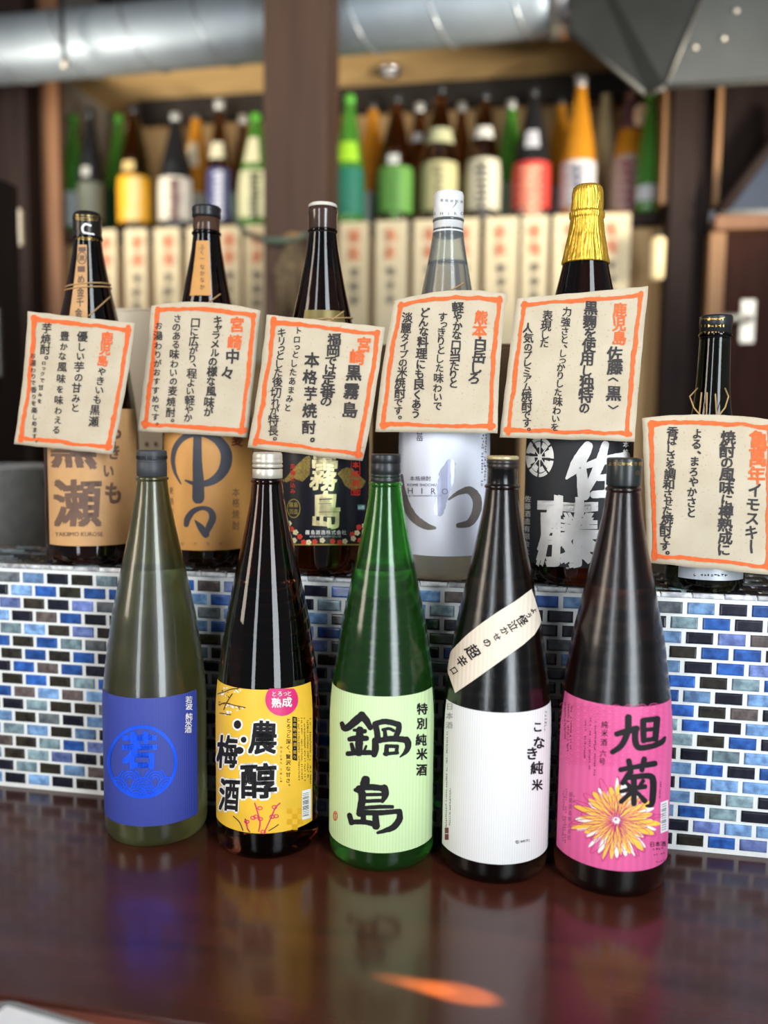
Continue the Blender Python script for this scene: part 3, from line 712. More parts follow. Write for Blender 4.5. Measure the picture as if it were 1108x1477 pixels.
d = Decal(*Z); d.rect(585, 600, 622, 750, -14); d.build('barcode_panel', M_BARWHITE, lb, b, .0007)
d = Decal(*Z)
for k in range(24):
    if k % 2 == 0 or RND.random() < .3: d.rect(590, 610 + k * 5.6, 612, 612.6 + k * 5.6, -8)
d.build('barcode', M_INK, lb, b, .0010)

# ---- back row, standing on the tiled ledge --------------------------------------------------------
GB = 'shochu bottles standing on the tiled ledge'
M_AMBER = glass('brown amber glass', (0.035, 0.010, 0.004, 1), 0.03)
M_TAN = plain('tan kraft label', rgb(198, 150, 98), 0.6, var=0.05, scale=90)
M_BROWNINK = plain('brown print', rgb(106, 78, 62), .6)

# a: tan label, brown print
b = Bottle('shochu_bottle', -0.3591, 0.056, LEDGE, .0532, .399, 'brown shochu bottle with tan label and white horseshoe mark on its cap', 'bottle', GB)
b.glass(M_AMBER, .33)
H = b.H
b.cap([(.0150, H - .031), (.0158, H - .0305), (.0162, H - .026), (.0155, H - .0245), (.0158, H - .022), (.0160, H - .006), (.0150, H - .0018), (.0125, H), (.004, H + .0004)], plain('black foil', rgb(36, 32, 28), 0.28, metal=0.3))
cp = b.last
d = Decal(0, 300, 2.842)
d.stroke([(372, 72, 8), (350, 66, 9), (338, 80, 10), (342, 98, 9), (360, 104, 8), (384, 108, 8)]); d.build('horseshoe_mark', M_WHITEINK, cp, CapSurf(b, .0162), .0002, label='white horseshoe shaped mark')
d = Decal(0, 300, 2.842)
for yy in (28, 38, 46, 118, 126): d.micro(308, yy, 404, yy + 6, 8, fill=1)
d.build('cap_lettering', M_GOLD, cp, CapSurf(b, .0163), .0001)
b.label(70, 197.6, 134, 588.5, 787.5, M_TAN, ym=700); lb = b.last
d = Decal(0, 420, 2.916)
d.text('黒', 312, 640, 215, .05, 0, .95, 0, .04); d.text('瀬', 322, 892, 205, .034, 0, 1.0, 0, .06)
for ch, x, y, s_ in [('や', 482, 606, 80), ('き', 480, 676, 70), ('い', 456, 755, 62), ('も', 478, 848, 100)]: d.text(ch, x, y, s_, .05, .05, .8, 0, .05)
d.text('YAKIIMO KUROSE', 332, 1022, 25, .01)
d.build('brush_lettering', M_BROWNINK, lb, b, .0007)
nl = b.label(106.5, 126, 117, 353, 470, M_TAN, 'neck_label')
d = Decal(0, 300, 2.842); d.ring(336, 205, 20, 26, 4); d.text('黒', 336, 205, 26, .02); d.rect(322, 160, 352, 178); d.rect(318, 238, 348, 262)
for ch, x, y in [('め', 332, 292), ('金', 330, 345), ('千', 328, 385), ('金', 322, 430)]: d.text(ch, x, y, 40, .03, 0, .8, 0, .04)
d.build('lettering', M_BROWNINK, nl, b, .0008)
BA = b

# b: ochre label with a round brushed character
b = Bottle('shochu_bottle', -0.2221, 0.0733, LEDGE, .0520, .405, 'brown shochu bottle with ochre label and big dark ring-shaped character', 'bottle', GB)
b.glass(M_AMBER, .33); H = b.H
b.cap([(.0150, H - .0125), (.0158, H - .012), (.0162, H - .009), (.0157, H - .006), (.0163, H - .0045), (.0163, H - .0015), (.0150, H), (.004, H + .0002)], M_BLACKCAP)
m = MB(); m.lathe(b.c, [(.0143, H - .030), (.0150, H - .029), (.0150, H - .013), (.0140, H - .0125)], 48); m.build('neck_sleeve', glass('brown neck film', (0.10, 0.05, 0.03, 1), 0.15, 0.3), b.root, True)
M_OCHRE = plain('ochre label', rgb(200, 142, 74), 0.55, var=0.05, scale=60)
b.label(237.5, 365, 301, 600, 794, M_OCHRE, ym=700); lb = b.last
d = Decal(180, 630, 4.26)
M_DKINK = plain('dark slate print', rgb(58, 58, 66), .55)
d.stroke([(344, 288, 8), (308, 215, 20), (296, 130, 28), (320, 50, 34), (380, -5, 38), (470, -22, 42), (560, 12, 54), (616, 80, 68), (622, 160, 72), (588, 232, 60), (520, 280, 44), (440, 290, 32), (372, 268, 10)], .02)
d.stroke([(447, -14, 50), (446, 150, 58), (452, 270, 70), (452, 375, 76)], .02)
d.stroke([(378, 540, 32), (388, 500, 40), (425, 455, 34), (480, 438, 26), (525, 455, 36), (540, 500, 44), (515, 560, 40), (495, 605, 26)], .02); d.stroke([(430, 512, 6), (465, 555, 40), (498, 600, 44)], .02)
d.build('brush_lettering', M_DKINK, lb, b, .0007)
d = Decal(180, 630, 4.26)
for ch, y in zip('本格焼酎', (340, 405, 475, 545)): d.text(ch, 683, y, 58, .0, 0, .8)
d.build('lettering', M_BROWNINK, lb, b, .0007); d = Decal(180, 630, 4.26)
for ch, y in zip('麦焼酎一', (330, 395, 460, 525)): d.text(ch, 286, y, 46, .0, 0, .6)
d.build('lettering', M_BROWNINK, lb, b, .0007); d = Decal(180, 630, 4.26)
d.row('なかなか', (355, 657), (592, 657), 24); d.build('lettering', M_BROWNINK, lb, b, .0007)
d = Decal(180, 630, 4.26); d.text('麦', 694, 22, 76, .03, .1); d.build('red_lettering', plain('dark red print', rgb(120, 44, 34), .6), lb, b, .0007)
nl = b.label(279.5, 303, 291, 347, 426, M_OCHRE, 'neck_label')
d = Decal(130, 300, 2.357)
for ch, y in zip('ふく一なかなか', (132, 150, 172, 200, 222, 244, 268)): d.text(ch, 381, y, 20, .01, 0, .9)
d.build('lettering', M_BROWNINK, nl, b, .0008)
BB = b

# c: black label with gold characters
b = Bottle('shochu_bottle', -0.0819, 0.0574, LEDGE, .0530, .399, 'dark brown shochu bottle with black label, gold characters and red flowers', 'bottle', GB)
b.glass(M_AMBER, .33); H = b.H
b.cap([(.0140, H - .0042), (.0154, H - .004), (.0157, H - .0025), (.0154, H - .001), (.0145, H), (.004, H + .0003)], plain('white cap', rgb(214, 206, 192), 0.4))
m = MB(); m.lathe(b.c, [(.0148, H - .032), (.0156, H - .031), (.0156, H - .012), (.0162, H - .010), (.0160, H - .0042), (.0140, H - .0040)], 48); m.build('neck_sleeve', plain('brown film', rgb(62, 42, 32), 0.2, coat=.6), b.root, True)
b.label(409, 530.6, 466, 600, 786, plain('black label', rgb(20, 22, 30), 0.35, var=0.05), ym=700); lb = b.last
Z = (400, 640, 7.386)
M_DULLGOLD = plain('dull gold print', rgb(150, 128, 66), .4, metal=.5, var=.35, scale=500)
for g in ([(60, 395), (120, 330), (200, 235), (300, 140), (345, 128), (356, 160), (345, 330), (270, 405), (180, 370), (100, 412)], [(640, 320), (690, 270), (740, 250), (800, 262), (850, 320), (945, 400), (905, 470), (800, 500), (720, 445), (690, 380)]): d = Decal(*Z); d.poly(g); d.build('mountain_drawing', M_DULLGOLD, lb, b, .0006)
d = Decal(*Z); d.text('霧', 500, 315, 400, .026, 0, .78, .05, .05); d.text('島', 515, 700, 410, .036, 0, .82, 0, .05); d.build('brush_lettering', plain('pale gold print', rgb(228, 212, 158), .35, metal=.3), lb, b, .0008, label='large pale gold characters')
d = Decal(*Z); d.column('黒麹仕込み', (165, 245), (165, 505), 58, .02); M_REDP = plain('red print', rgb(206, 52, 36), .5); d.build('red_lettering', M_REDP, lb, b, .0009)
d = Decal(*Z); d.column('本格焼酎', (836, 225), (836, 515), 76, .03, sx=.9)
for a in [(785, 180, 792, 548), (876, 180, 882, 548), (785, 540, 882, 548)]: d.rect(*a)
d.build('red_lettering', M_REDP, lb, b, .0009)
d = Decal(*Z); d.ring(175, 690, 72, 102, 9)
d.text('霧島', 172, 650, 58, .02, 0, .85); d.text('酒造', 172, 722, 58, .02, 0, .85); d.rect(20, 1068, 1000, 1082)
d.build('seal', plain('gold print fine', rgb(170, 150, 80), .4, metal=.4), lb, b, .0008)
d = Decal(*Z); d.row('霧島酒造株式会社', (322, 945), (712, 945), 50, .02); d.text('KIRISHIMA SHUZO CO.,LTD.', 515, 990, 27, .01); d.build('lettering', M_WHITEINK, lb, b, .0008)
d, e = Decal(*Z), Decal(*Z)
for k, (x, y) in enumerate([(125, 850), (150, 910), (195, 945), (240, 990), (180, 1030), (130, 1000), (335, 1050), (400, 1045), (480, 1030), (590, 1040), (720, 1040), (665, 1050), (810, 1010), (800, 965), (850, 950), (870, 890), (930, 875), (880, 1030), (930, 930), (920, 1000), (100, 930), (280, 1050)]):
    t = d if k % 2 else e; r0 = 17
    for q in range(5): t.disc(x + r0 * math.cos(q * 1.2566), y + r0 * math.sin(q * 1.2566), 14, 14, 10)
d.build('flower_drawing', plain('red flower print', rgb(206, 60, 40), .5), lb, b, .0008, label='small red flowers'); e.build('flower_drawing', plain('cream flower print', rgb(220, 206, 160), .5), lb, b, .0009, label='small cream flowers')
d = Decal(*Z); d.rect(856, 652, 934, 704); d.build('strength_mark', plain('teal print', rgb(84, 140, 136), .5), lb, b, .0008)
d = Decal(*Z); d.text('25度', 895, 678, 34, .01); d.build('strength_lettering', M_WHITEINK, lb, b, .0010)
nl = b.label(438, 497, 466, 447, 475, plain('gold rimmed neck label', rgb(120, 104, 58), .4, metal=.4), 'neck_label')
BC = b

# d: clear bottle with the white label
b = Bottle('shochu_bottle', 0.056, 0.0515, LEDGE, .0495, .405, 'clear frosted shochu bottle with white label, grey brush strokes and white cap', 'bottle', GB)
b.glass(glass('clear frosted glass', (0.82, 0.90, 0.90, 1), 0.16, 0.9), .33); H = b.H
M_WCAP = plain('white cap film', rgb(222, 220, 216), 0.4)
b.cap([(.0148, H - .040), (.0158, H - .0395), (.0158, H - .004), (.0148, H - .001), (.0125, H), (.004, H + .0004)], M_WCAP)
cp = b.last
d = Decal(360, 0, 2.77); d.row('SHIRO', (740, 853), (850, 853), 18, .0); d.stroke([(826, 812, 3), (812, 830, 2)]); d.row('本格焼酎米', (768, 800), (848, 806), 14, .0)
d.build('cap_lettering', plain('grey cap print', rgb(96, 92, 96), .5), cp, CapSurf(b, .0158), .0002)
m = MB(); m.lathe(b.c, [(.0150, H - .0455), (.0164, H - .0450), (.0164, H - .0435), (.0155, H - .043), (.0164, H - .0420), (.0164, H - .0405), (.0150, H - .040)], 48); m.build('neck_ring', M_WCAP, b.root, True)
b.label(575, 704.6, 640, 575, 802.5, plain('white label', rgb(214, 216, 226), 0.45, var=.02), ym=720); lb = b.last
Z = (340, 420, 2.77)
d = Decal(*Z); d.stroke([(658, 740, 22), (664, 790, 26), (680, 850, 32), (712, 905, 34), (760, 938, 28), (796, 946, 12)]); d.stroke([(852, 832, 8), (890, 806, 18), (935, 796, 32), (964, 830, 38), (962, 880, 36), (935, 925, 30), (890, 936, 20)])
d.build('brush_lettering', plain('grey brush print', rgb(122, 114, 110), .35, metal=.3), lb, b, .0007)
d = Decal(*Z); d.stroke([(858, 690, 40), (845, 740, 66), (830, 800, 52), (812, 880, 40)], .12); d.build('foil_stroke', plain('pale lilac foil', rgb(196, 200, 226), .25, metal=.5, var=.1), lb, b, .0006, label='pale iridescent foil stroke')
d = Decal(*Z); d.row('本格焼酎', (706, 748), (770, 748), 21, .0); d.text('KOME SHOCHU', 744, 774, 15, .0, 0, 1.1); d.row('SHIRO', (652, 796), (836, 800), 34, -.005); d.text('MADE BY TAKAHASHI SHUZO CO.,LTD.', 745, 818, 9, .0)
d.text('白', 735, 560, 28, .02); d.text('岳', 735, 586, 28, .02); d.micro(988, 570, 984, 780, 12); d.micro(1000, 570, 996, 760, 11)
d.build('lettering', plain('grey violet print', rgb(92, 84, 104), .5), lb, b, .0008)
BD = b

# e: black label with big white characters, gold foil neck
b = Bottle('shochu_bottle', 0.1987, 0.06, LEDGE, .0555, .408, 'dark shochu bottle with gold foil neck and huge white characters on black label', 'bottle', GB)
b.glass(M_AMBER, .33); H = b.H
def crinkle(a, z): return 1 + .016 * math.sin(a * 34 + 5 * noise.noise((math.cos(a) * 3, math.sin(a) * 3, z * 40))) + .022 * noise.noise((math.cos(a) * 9, math.sin(a) * 9, z * 90)) + .012 * noise.noise((math.cos(a) * 22, math.sin(a) * 22, z * 260))
zb = b.zpx(846, 381)
pr = [(b.r(zb) + .0012, zb)] + [(max(b.r(zb + (H - .052 - zb) * t) + .0013, .0162), zb + (H - .052 - zb) * t) for t in [i / 14 for i in range(1, 15)]]
pr += [(.0163, H - .0505), (.0167, H - .048), (.0160, H - .045), (.0166, H - .041), (.0159, H - .037), (.0163, H - .032), (.0158, H - .027), (.0162, H - .020), (.0158, H - .012), (.0156, H - .006), (.0146, H - .002), (.0120, H + .0005), (.004, H + .001)]
pr2 = []
for (r0, z0), (r1, z1) in zip(pr, pr[1:]):
    n_ = max(1, int(abs(z1 - z0) / .0012)); pr2 += [(r0 + (r1 - r0) * q / n_, z0 + (z1 - z0) * q / n_) for q in range(n_)]
pr = pr2 + [pr[-1]]
pr = [(max(r_, (b.r(z_) + .0011) if z_ < b.zn - .0006 else (b.neck + .0024) if z_ < b.zn + .0052 else 0), z_) for r_, z_ in pr]
b.cap(pr, plain('crinkled gold foil', rgb(226, 178, 62), 0.25, metal=.7, var=.1, scale=300, bump=.35), 'foil_cap', 200, crinkle)
b.label(757, 909.5, 833, 610, 819, plain('black matt label', rgb(22, 23, 27), 0.6, var=.05), ym=720); lb = b.last
Z = (708, 400, 2.77)
d = Decal(*Z)
for st in [[(388, 675, 40), (368, 710, 52), (340, 755, 50), (303, 803, 10)], [(362, 765, 40), (372, 868, 50)], [(385, 752, 24), (450, 732, 34), (540, 715, 36)], [(458, 668, 30), (435, 745, 40), (400, 820, 32), (378, 868, 14)], [(432, 802, 26), (522, 792, 28)], [(472, 800, 30), (470, 862, 32)], [(412, 868, 30), (545, 858, 36)]]: d.stroke(st, .06)
d.text('藤', 308, 1018, 292, .045, .02, .88, 0, .05)
d.stroke([(345, 1030, 20), (385, 1065, 44), (432, 1092, 22)]); d.stroke([(240, 930, 30), (225, 1010, 34), (192, 1085, 14)])
d.build('brush_lettering', plain('white brushed print', rgb(226, 222, 218), .5), lb, b, .0007)
d = Decal(*Z)
for i in range(8):
    a = i * math.pi / 4 + .2; d.ring(196, 718, 56, 80, 14, math.degrees(a), math.degrees(a) + 38, 6); d.ring(196, 718, 43, 62, 22, math.degrees(a) + 5, math.degrees(a) + 34, 5)
d.disc(196, 718, 9, 13)
for i in range(8):
    a = i * math.pi / 4 + .02; d.line([(196 + 8 * math.cos(a), 718 + 11 * math.sin(a)), (196 + 42 * math.cos(a), 718 + 60 * math.sin(a))], 4)
d.build('wheel_emblem', M_WHITEINK, lb, b, .0008, label='white wheel emblem')
d = Decal(*Z); d.column('佐藤酒造有限会社', (148, 885), (142, 1095), 27, .01); d.column('本格焼酎', (541, 668), (538, 760), 26, .01); d.build('lettering', M_WHITEINK, lb, b, .0008)
BE = b

# f: small black bottle
b = Bottle('shochu_bottle', 0.3274, 0.043, LEDGE, .0388, .273, 'short black bottle with silver-grey label mostly hidden by its paper card', 'bottle', GB, SLIM)
b.glass(glass('black glass', (0.02, 0.03, 0.025, 1), 0.03), air=False); H = b.H
b.cap([(.0142, H - .022), (.0150, H - .0215), (.0150, H - .012), (.0156, H - .0115), (.0156, H - .002), (.0148, H), (.004, H + .0002)], M_BLACKCAP)
cp = b.last
d = Decal()
for yy in (460, 470, 480): d.micro(1009, yy, 1046, yy, 5, fill=1)
d.ring(1027, 457, 19, 3.6, 1.2, 0, 180, 20)
d.build('cap_lettering', M_GOLD, cp, CapSurf(b, .0158), .0001)
b.label(979, 1072, 1023, 760, 837, plain('silver grey label', rgb(172, 176, 182), 0.45, metal=.3), ym=825); lb = b.last
d = Decal(); d.micro(1000, 829, 1050, 830, 5); d.build('lettering', M_INK, lb, b, .0007)
BF = b

# ------------------------------------------------------------------ the six written cards
def paper(name):
    m, nt, p = newmat(name)
    tc = nt.nodes.new('ShaderNodeTexCoord'); no = nt.nodes.new('ShaderNodeTexNoise'); no.inputs['Scale'].default_value = 30; no.inputs['Detail'].default_value = 7
    n2 = nt.nodes.new('ShaderNodeTexNoise'); n2.inputs['Scale'].default_value = 420; n2.inputs['Detail'].default_value = 2
    nt.links.new(tc.outputs['Object'], no.inputs['Vector']); nt.links.new(tc.outputs['Object'], n2.inputs['Vector'])
    cr = nt.nodes.new('ShaderNodeValToRGB'); cr.color_ramp.elements[0].position = .3; cr.color_ramp.elements[1].position = .7
    cr.color_ramp.elements[0].color = rgb(188, 172, 146); cr.color_ramp.elements[1].color = rgb(200, 186, 162)
    nt.links.new(no.outputs['Fac'], cr.inputs[0])
    c2 = nt.nodes.new('ShaderNodeValToRGB'); c2.color_ramp.elements[0].position = .26; c2.color_ramp.elements[1].position = .36
    c2.color_ramp.elements[0].color = (.78, .72, .62, 1); c2.color_ramp.elements[1].color = (1, 1, 1, 1)
    nt.links.new(n2.outputs['Fac'], c2.inputs[0])
    mu = nt.nodes.new('ShaderNodeMixRGB'); mu.blend_type = 'MULTIPLY'; mu.inputs[0].default_value = 1
    nt.links.new(cr.outputs[0], mu.inputs[1]); nt.links.new(c2.outputs[0], mu.inputs[2]); nt.links.new(mu.outputs[0], p.inputs['Base Color'])
    p.inputs['Roughness'].default_value = .85
    b_ = nt.nodes.new('ShaderNodeBump'); b_.inputs['Strength'].default_value = .25; b_.inputs['Distance'].default_value = .0005
    nt.links.new(no.outputs['Fac'], b_.inputs['Height']); nt.links.new(b_.outputs[0], p.inputs['Normal'])
    return m
M_PAPER = paper('fibrous cream paper')
M_ORANGE = plain('orange ink', rgb(228, 98, 36), 0.7, var=0.12, scale=260)
M_PEN = plain('dark brush pen ink', rgb(46, 38, 38), 0.65)
CARDS = 'handwritten cards on the back bottles'
def card(bt, lab, quad, bulge, scale, cols, bend=.004, bump_top=0.0):
    """quad: TL TR BR BL in the photo; cols: (text, start, end, size, orange?)"""
    yp = bt.c.y - bt.R - .0045
    TL, TR, BR, BL = [Vector(q) for q in quad]
    cx = sum(q[0] for q in quad) / 4; wd = (TR - TL).length
    def fn(px, py, off):
        u = (px - cx) / (wd / 2); y = yp - off + bend * (u * u - .5) + .0012 * noise.noise((px * .012, py * .012, cx))
        return aty(px, py, y)
    sf = Flat(fn)
    bt_mid = aty((BL.x + BR.x) / 2, (BL.y + BR.y) / 2, yp)
    root = empty('handwritten_card', bt_mid, lab, 'card', CARDS)
    nu, nv = 28, 32; V, F = [], []
    for side in (0, 1):
        for i in range(nv + 1):
            for j in range(nu + 1):
                u, v = j / nu, i / nv
                p = TL * (1 - u) * (1 - v) + TR * u * (1 - v) + BR * u * v + BL * (1 - u) * v
                k = 4 * u * (1 - u)
                py = p.y - bump_top * k * (1 - v) + 1.0 * noise.noise((p.x * .05, v * 3, cx)); px = p.x + bulge * 4 * v * (1 - v) + .8 * noise.noise((u * 3, p.y * .05, cx))
                V.append(fn(px, py, 0.0 if side == 0 else -.0009))
    n1 = (nu + 1) * (nv + 1)
    for i in range(nv):
        for j in range(nu):
            q = i * (nu + 1) + j; F.append((q, q + nu + 1, q + nu + 2, q + 1)); F.append((q + n1, q + n1 + 1, q + n1 + nu + 2, q + n1 + nu + 1))
    edge = [j for j in range(nu + 1)] + [(i + 1) * (nu + 1) - 1 for i in range(1, nv + 1)] + [nv * (nu + 1) + j for j in range(nu - 1, -1, -1)] + [i * (nu + 1) for i in range(nv - 1, 0, -1)]
    for a, c in zip(edge, edge[1:] + edge[:1]): F.append((a, c, c + n1, a + n1))
    mesh_obj('paper', V, F, M_PAPER, root, True)
    def uv(u, v):
        p = TL * (1 - u) * (1 - v) + TR * u * (1 - v) + BR * u * v + BL * (1 - u) * v; k = 4 * u * (1 - u)
        return (p.x + bulge * 4 * v * (1 - v), p.y - bump_top * k * (1 - v))
    d = Decal()
    for a, c in [((.06, .05), (.95, .055)), ((.945, .04), (.94, .96)), ((.05, .945), (.965, .95)), ((.065, .035), (.06, .965))]:
        pts = []; n = 9
        for i in range(n + 1):
            t = i / n; u, v = a[0] + (c[0] - a[0]) * t, a[1] + (c[1] - a[1]) * t
            q = uv(u + RND.uniform(-.006, .006), v + RND.uniform(-.006, .006)); pts.append((q[0], q[1], 5.6 + 1.8 * noise.noise((t * 4, a[0] * 9 + cx, a[1] * 7)) + (2.2 if i in (0, n) else 0)))
        d.stroke(pts, .22, 1.6)
    d.build('border', M_ORANGE, root, sf, .0006)
    ox, oy, k = scale; dk, do = Decal(ox, oy, k), Decal(ox, oy, k)
    for t, p0, p1, s_, org in cols: (do if org else dk).column(t, p0, p1, s_, .022 if s_ < 48 else .034, .05, .96, .05, .05)
    do.build('orange_lettering', M_ORANGE, root, sf, .0007); dk.build('lettering', M_PEN, root, sf, .0007)
    return root
C1 = card(BA, 'handwritten cream card with orange border, on the tan-labelled bottle, the leftmost card', [(40, 449), (194.5, 466), (162, 655.5), (20, 640.5)], 3, (0, 420, 2.916),
     [('鹿児島', (450, 197), (430, 292), 52, 1), ('やきいも黒瀬', (430, 338), (393, 548), 46, 0), ('優しい芋の甘みと', (348, 190), (314, 490), 46, 0), ('豊かな風味を味わえる', (270, 188), (238, 582), 42, 0), ('芋焼酎。', (198, 155), (186, 280), 46, 0), ('ロックで甘みを', (184, 302), (166, 462), 24, 0), ('お湯わりで香りを楽しめます。', (138, 272), (146, 632), 28, 0)])
C2 = card(BB, 'handwritten cream card with orange border hanging on the bottle with the ring-shaped character', [(218, 441), (375.5, 448), (357, 631), (199, 621.5)], 1, (0, 420, 2.916),
     [('宮崎', (997, 140), (985, 215), 64, 1), ('中々', (980, 275), (958, 345), 64, 0), ('キャラメルの様な風味が', (915, 122), (876, 508), 48, 0), ('口に広がり、程よい軽やか', (822, 132), (790, 532), 46, 0), ('さのある味わいの麦焼酎。', (746, 115), (716, 545), 44, 0), ('お湯わりがおすすめです。', (668, 145), (650, 560), 40, 0)], bump_top=9)
C3 = card(BC, 'handwritten cream card with orange border on the gold-lettered black-labelled bottle', [(385, 453.6), (555.5, 472), (523.5, 665.5), (357.3, 645.3)], 2, (340, 420, 2.77),
     [('宮崎', (510, 212), (486, 264), 66, 1), ('黒霧島', (472, 325), (455, 475), 66, 0), ('福岡では定番の', (395, 192), (360, 440), 60, 0), ('本格芋焼酎。', (302, 275), (290, 595), 60, 0), ('トロっとしたあまみと', (250, 157), (210, 465), 38, 0), ('キリっとした後切れが特長。', (185, 165), (145, 590), 46, 0)])
C4 = card(BD, 'handwritten cream card with orange border hanging on the clear bottle with the white cap', [(569, 434), (731, 424), (718, 625), (541.5, 623)], -3, (340, 420, 2.77),
     [('熊本', (984, 105), (975, 157), 60, 1), ('白岳しろ', (978, 210), (955, 348), 62, 0), ('軽やかな口当たりと', (890, 65), (868, 368), 50, 0), ('すっきりとした味わいで', (828, 102), (804, 458), 46, 0), ('どんな料理にも良くあう', (756, 85), (720, 488), 50, 0), ('淡麗タイプの米焼酎です。', (686, 105), (645, 505), 46, 0)], bump_top=10)
C5 = card(BE, 'handwritten cream card with orange border on the bottle with the gold foil neck', [(746, 430.7), (935.5, 412.6), (915.6, 637), (720.6, 631)], -1, (708, 400, 2.77),
     [('鹿児島', (516, 130), (513, 242), 62, 1), ('佐藤〈黒〉', (498, 305), (486, 515), 64, 0), ('黒麹を使用し独特の', (402, 122), (374, 522), 60, 0), ('力強さと、しっかりした味わいを', (305, 137), (256, 598), 42, 0), ('表現した', (226, 152), (212, 262), 46, 0), ('人気のプレミアム焼酎です。', (150, 202), (142, 608), 46, 0)])
C6 = card(BF, 'handwritten cream card with orange border on the short black bottle, hanging lowest', [(926.4, 603), (1121, 607), (1118, 830), (933.6, 811.6)], 0, (708, 400, 2.77),
     [('亀萬年', (1070, 650), (1060, 790), 78, 1), ('イモスキー', (1054, 850), (1042, 1075), 72, 0), ('焼酎の風味に樽熟成に', (950, 640), (934, 1088), 64, 0), ('よる、まろやかさと', (826, 625), (800, 940), 50, 0), ('香ばしさを調和させた焼酎です。', (726, 617), (696, 1102), 52, 0)], bump_top=7)

# twine round the necks, part of the cards it carries
def loop(mb, bt, z, tilt, ph, r=.0009, a0=0, a1=360):
    pts = []
    for i in range(41):
        a = math.radians(a0 + (a1 - a0) * i / 40); zz = z + tilt * math.cos(a - ph); q = bt.r(zz) + r
        pts.append(bt.c + Vector((q * math.cos(a), q * math.sin(a), zz)))
    mb.tube(pts, r, 6)
def strand(mb, bt, pts, r=.0008):
    mb.tube([bt.hit(x, y, r) for x, y in pts], r, 6)
def span(p, q, n=10): return [(p[0] + (q[0] - p[0]) * i / n, p[1] + (q[1] - p[1]) * i / n) for i in range(n + 1)]
m = MB(); loop(m, BA, BA.zpx(130, 413), .003, 0.5); loop(m, BA, BA.zpx(130, 418), .003, 0.6); strand(m, BA, span((159, 428), (128, 456))); m.build('twine', M_TWINE, C1, True)
m = MB(); strand(m, BB, span((318, 424), (300, 437))); loop(m, BB, BB.zpx(297, 446), .004, 1); m.build('twine', M_TWINE, C2, True)
m = MB(); strand(m, BC, span((496, 449), (478, 462))); loop(m, BC, BC.zpx(466, 462), .004, 1); m.build('twine', M_TWINE, C3, True)
m = MB(); strand(m, BD, span((669, 408), (652, 418))); loop(m, BD, BD.zpx(650, 430), .004, 1); m.build('twine', M_TWINE, C4, True)
m = MB()
strand(m, BF, span((1012, 566), (1008, 606))); strand(m, BF, span((1020, 566), (1019, 606))); strand(m, BF, span((1032, 568), (1034, 606)))
yc = BF.c.y - BF.R - .002
m.tube([BF.hit(1006, 560, .001), aty(995, 572, BF.c.y - .022), aty(1001, 588, yc + .006), aty(1016, 606, yc)], .0008, 6)
m.tube([BF.hit(1046, 560, .001), aty(1051, 572, BF.c.y - .022), aty(1046, 588, yc + .006), aty(1032, 606, yc)], .0008, 6); m.build('twine', M_TWINE, C6, True)

# ------------------------------------------------------------------ cartons behind the back row
M_CARD = plain('brown cardboard', rgb(150, 118, 80), 0.8, var=.05, scale=12)
M_CARD2 = plain('pale cardboard', rgb(206, 190, 166), 0.8, var=.05, scale=12)
def carton(x0, x1, ptop, y0, y1, mat, lab, flaps=True):
    a = aty(x0, ptop, y0); b_ = aty(x1, ptop, y0); z1 = a.z; c = ((a.x + b_.x) / 2, (y0 + y1) / 2, .2)
    r = empty('carton', c, lab, 'box')
    m = MB(); m.box(a.x, b_.x, y0, y1, .2, z1 - .003); m.build('body', mat, r, bev=.002)
    m = MB(); m.box(a.x, b_.x, y0, (y0 + y1) / 2 - .001, z1 - .003, z1); m.build('flap', mat, r)
    m = MB(); m.box(a.x, b_.x, (y0 + y1) / 2 + .001, y1, z1 - .003, z1); m.build('flap', mat, r)
    return r
r = carton(538, 748, 497, .17, .42, M_CARD, 'brown cardboard carton behind the clear bottle and the gold-necked bottle')
r = carton(163, 240, 445, .17, .40, M_CARD2, 'pale cardboard carton behind the tan-labelled and ochre-labelled bottles')
d = Decal(180, 630, 4.26); d.disc(134, 46, 11, 14, 16); d.disc(190, 46, 11, 14, 16)
d.build('printed_dots', M_BROWNINK, r, Flat(lambda x, y, o: aty(x, y, .17 - o)), .0006)

# ------------------------------------------------------------------ bottles in the niche
GN = 'sake bottles on the shelf of the niche'
G_BROWN = glass('shelf brown glass', (0.22, 0.09, 0.03, 1), .05); G_BLACK = glass('shelf black glass', (0.02, 0.02, 0.022, 1), .05, .4)
G_GREEN = glass('shelf green glass', (0.16, 0.62, 0.08, 1), .05, .75); G_ORANGE = glass('shelf orange glass', (0.98, 0.40, 0.03, 1), .05, .6); G_CREAM = plain('cream wrapping paper', rgb(214, 196, 150), .7)
capm = {'k': M_BLACKCAP, 's': plain('silver shelf cap', rgb(170, 170, 166), .35, metal=.4), 'g': plain('green shelf cap', rgb(84, 170, 50), .4), 'p': plain('purple brown cap', rgb(70, 40, 48), .4), 'c': G_CREAM}
_lm = {}
def lmat(c):
    if c not in _lm: _lm[c] = plain('shelf label %d' % len(_lm), rgb(*c), .6, var=.06)
    return _lm[c]
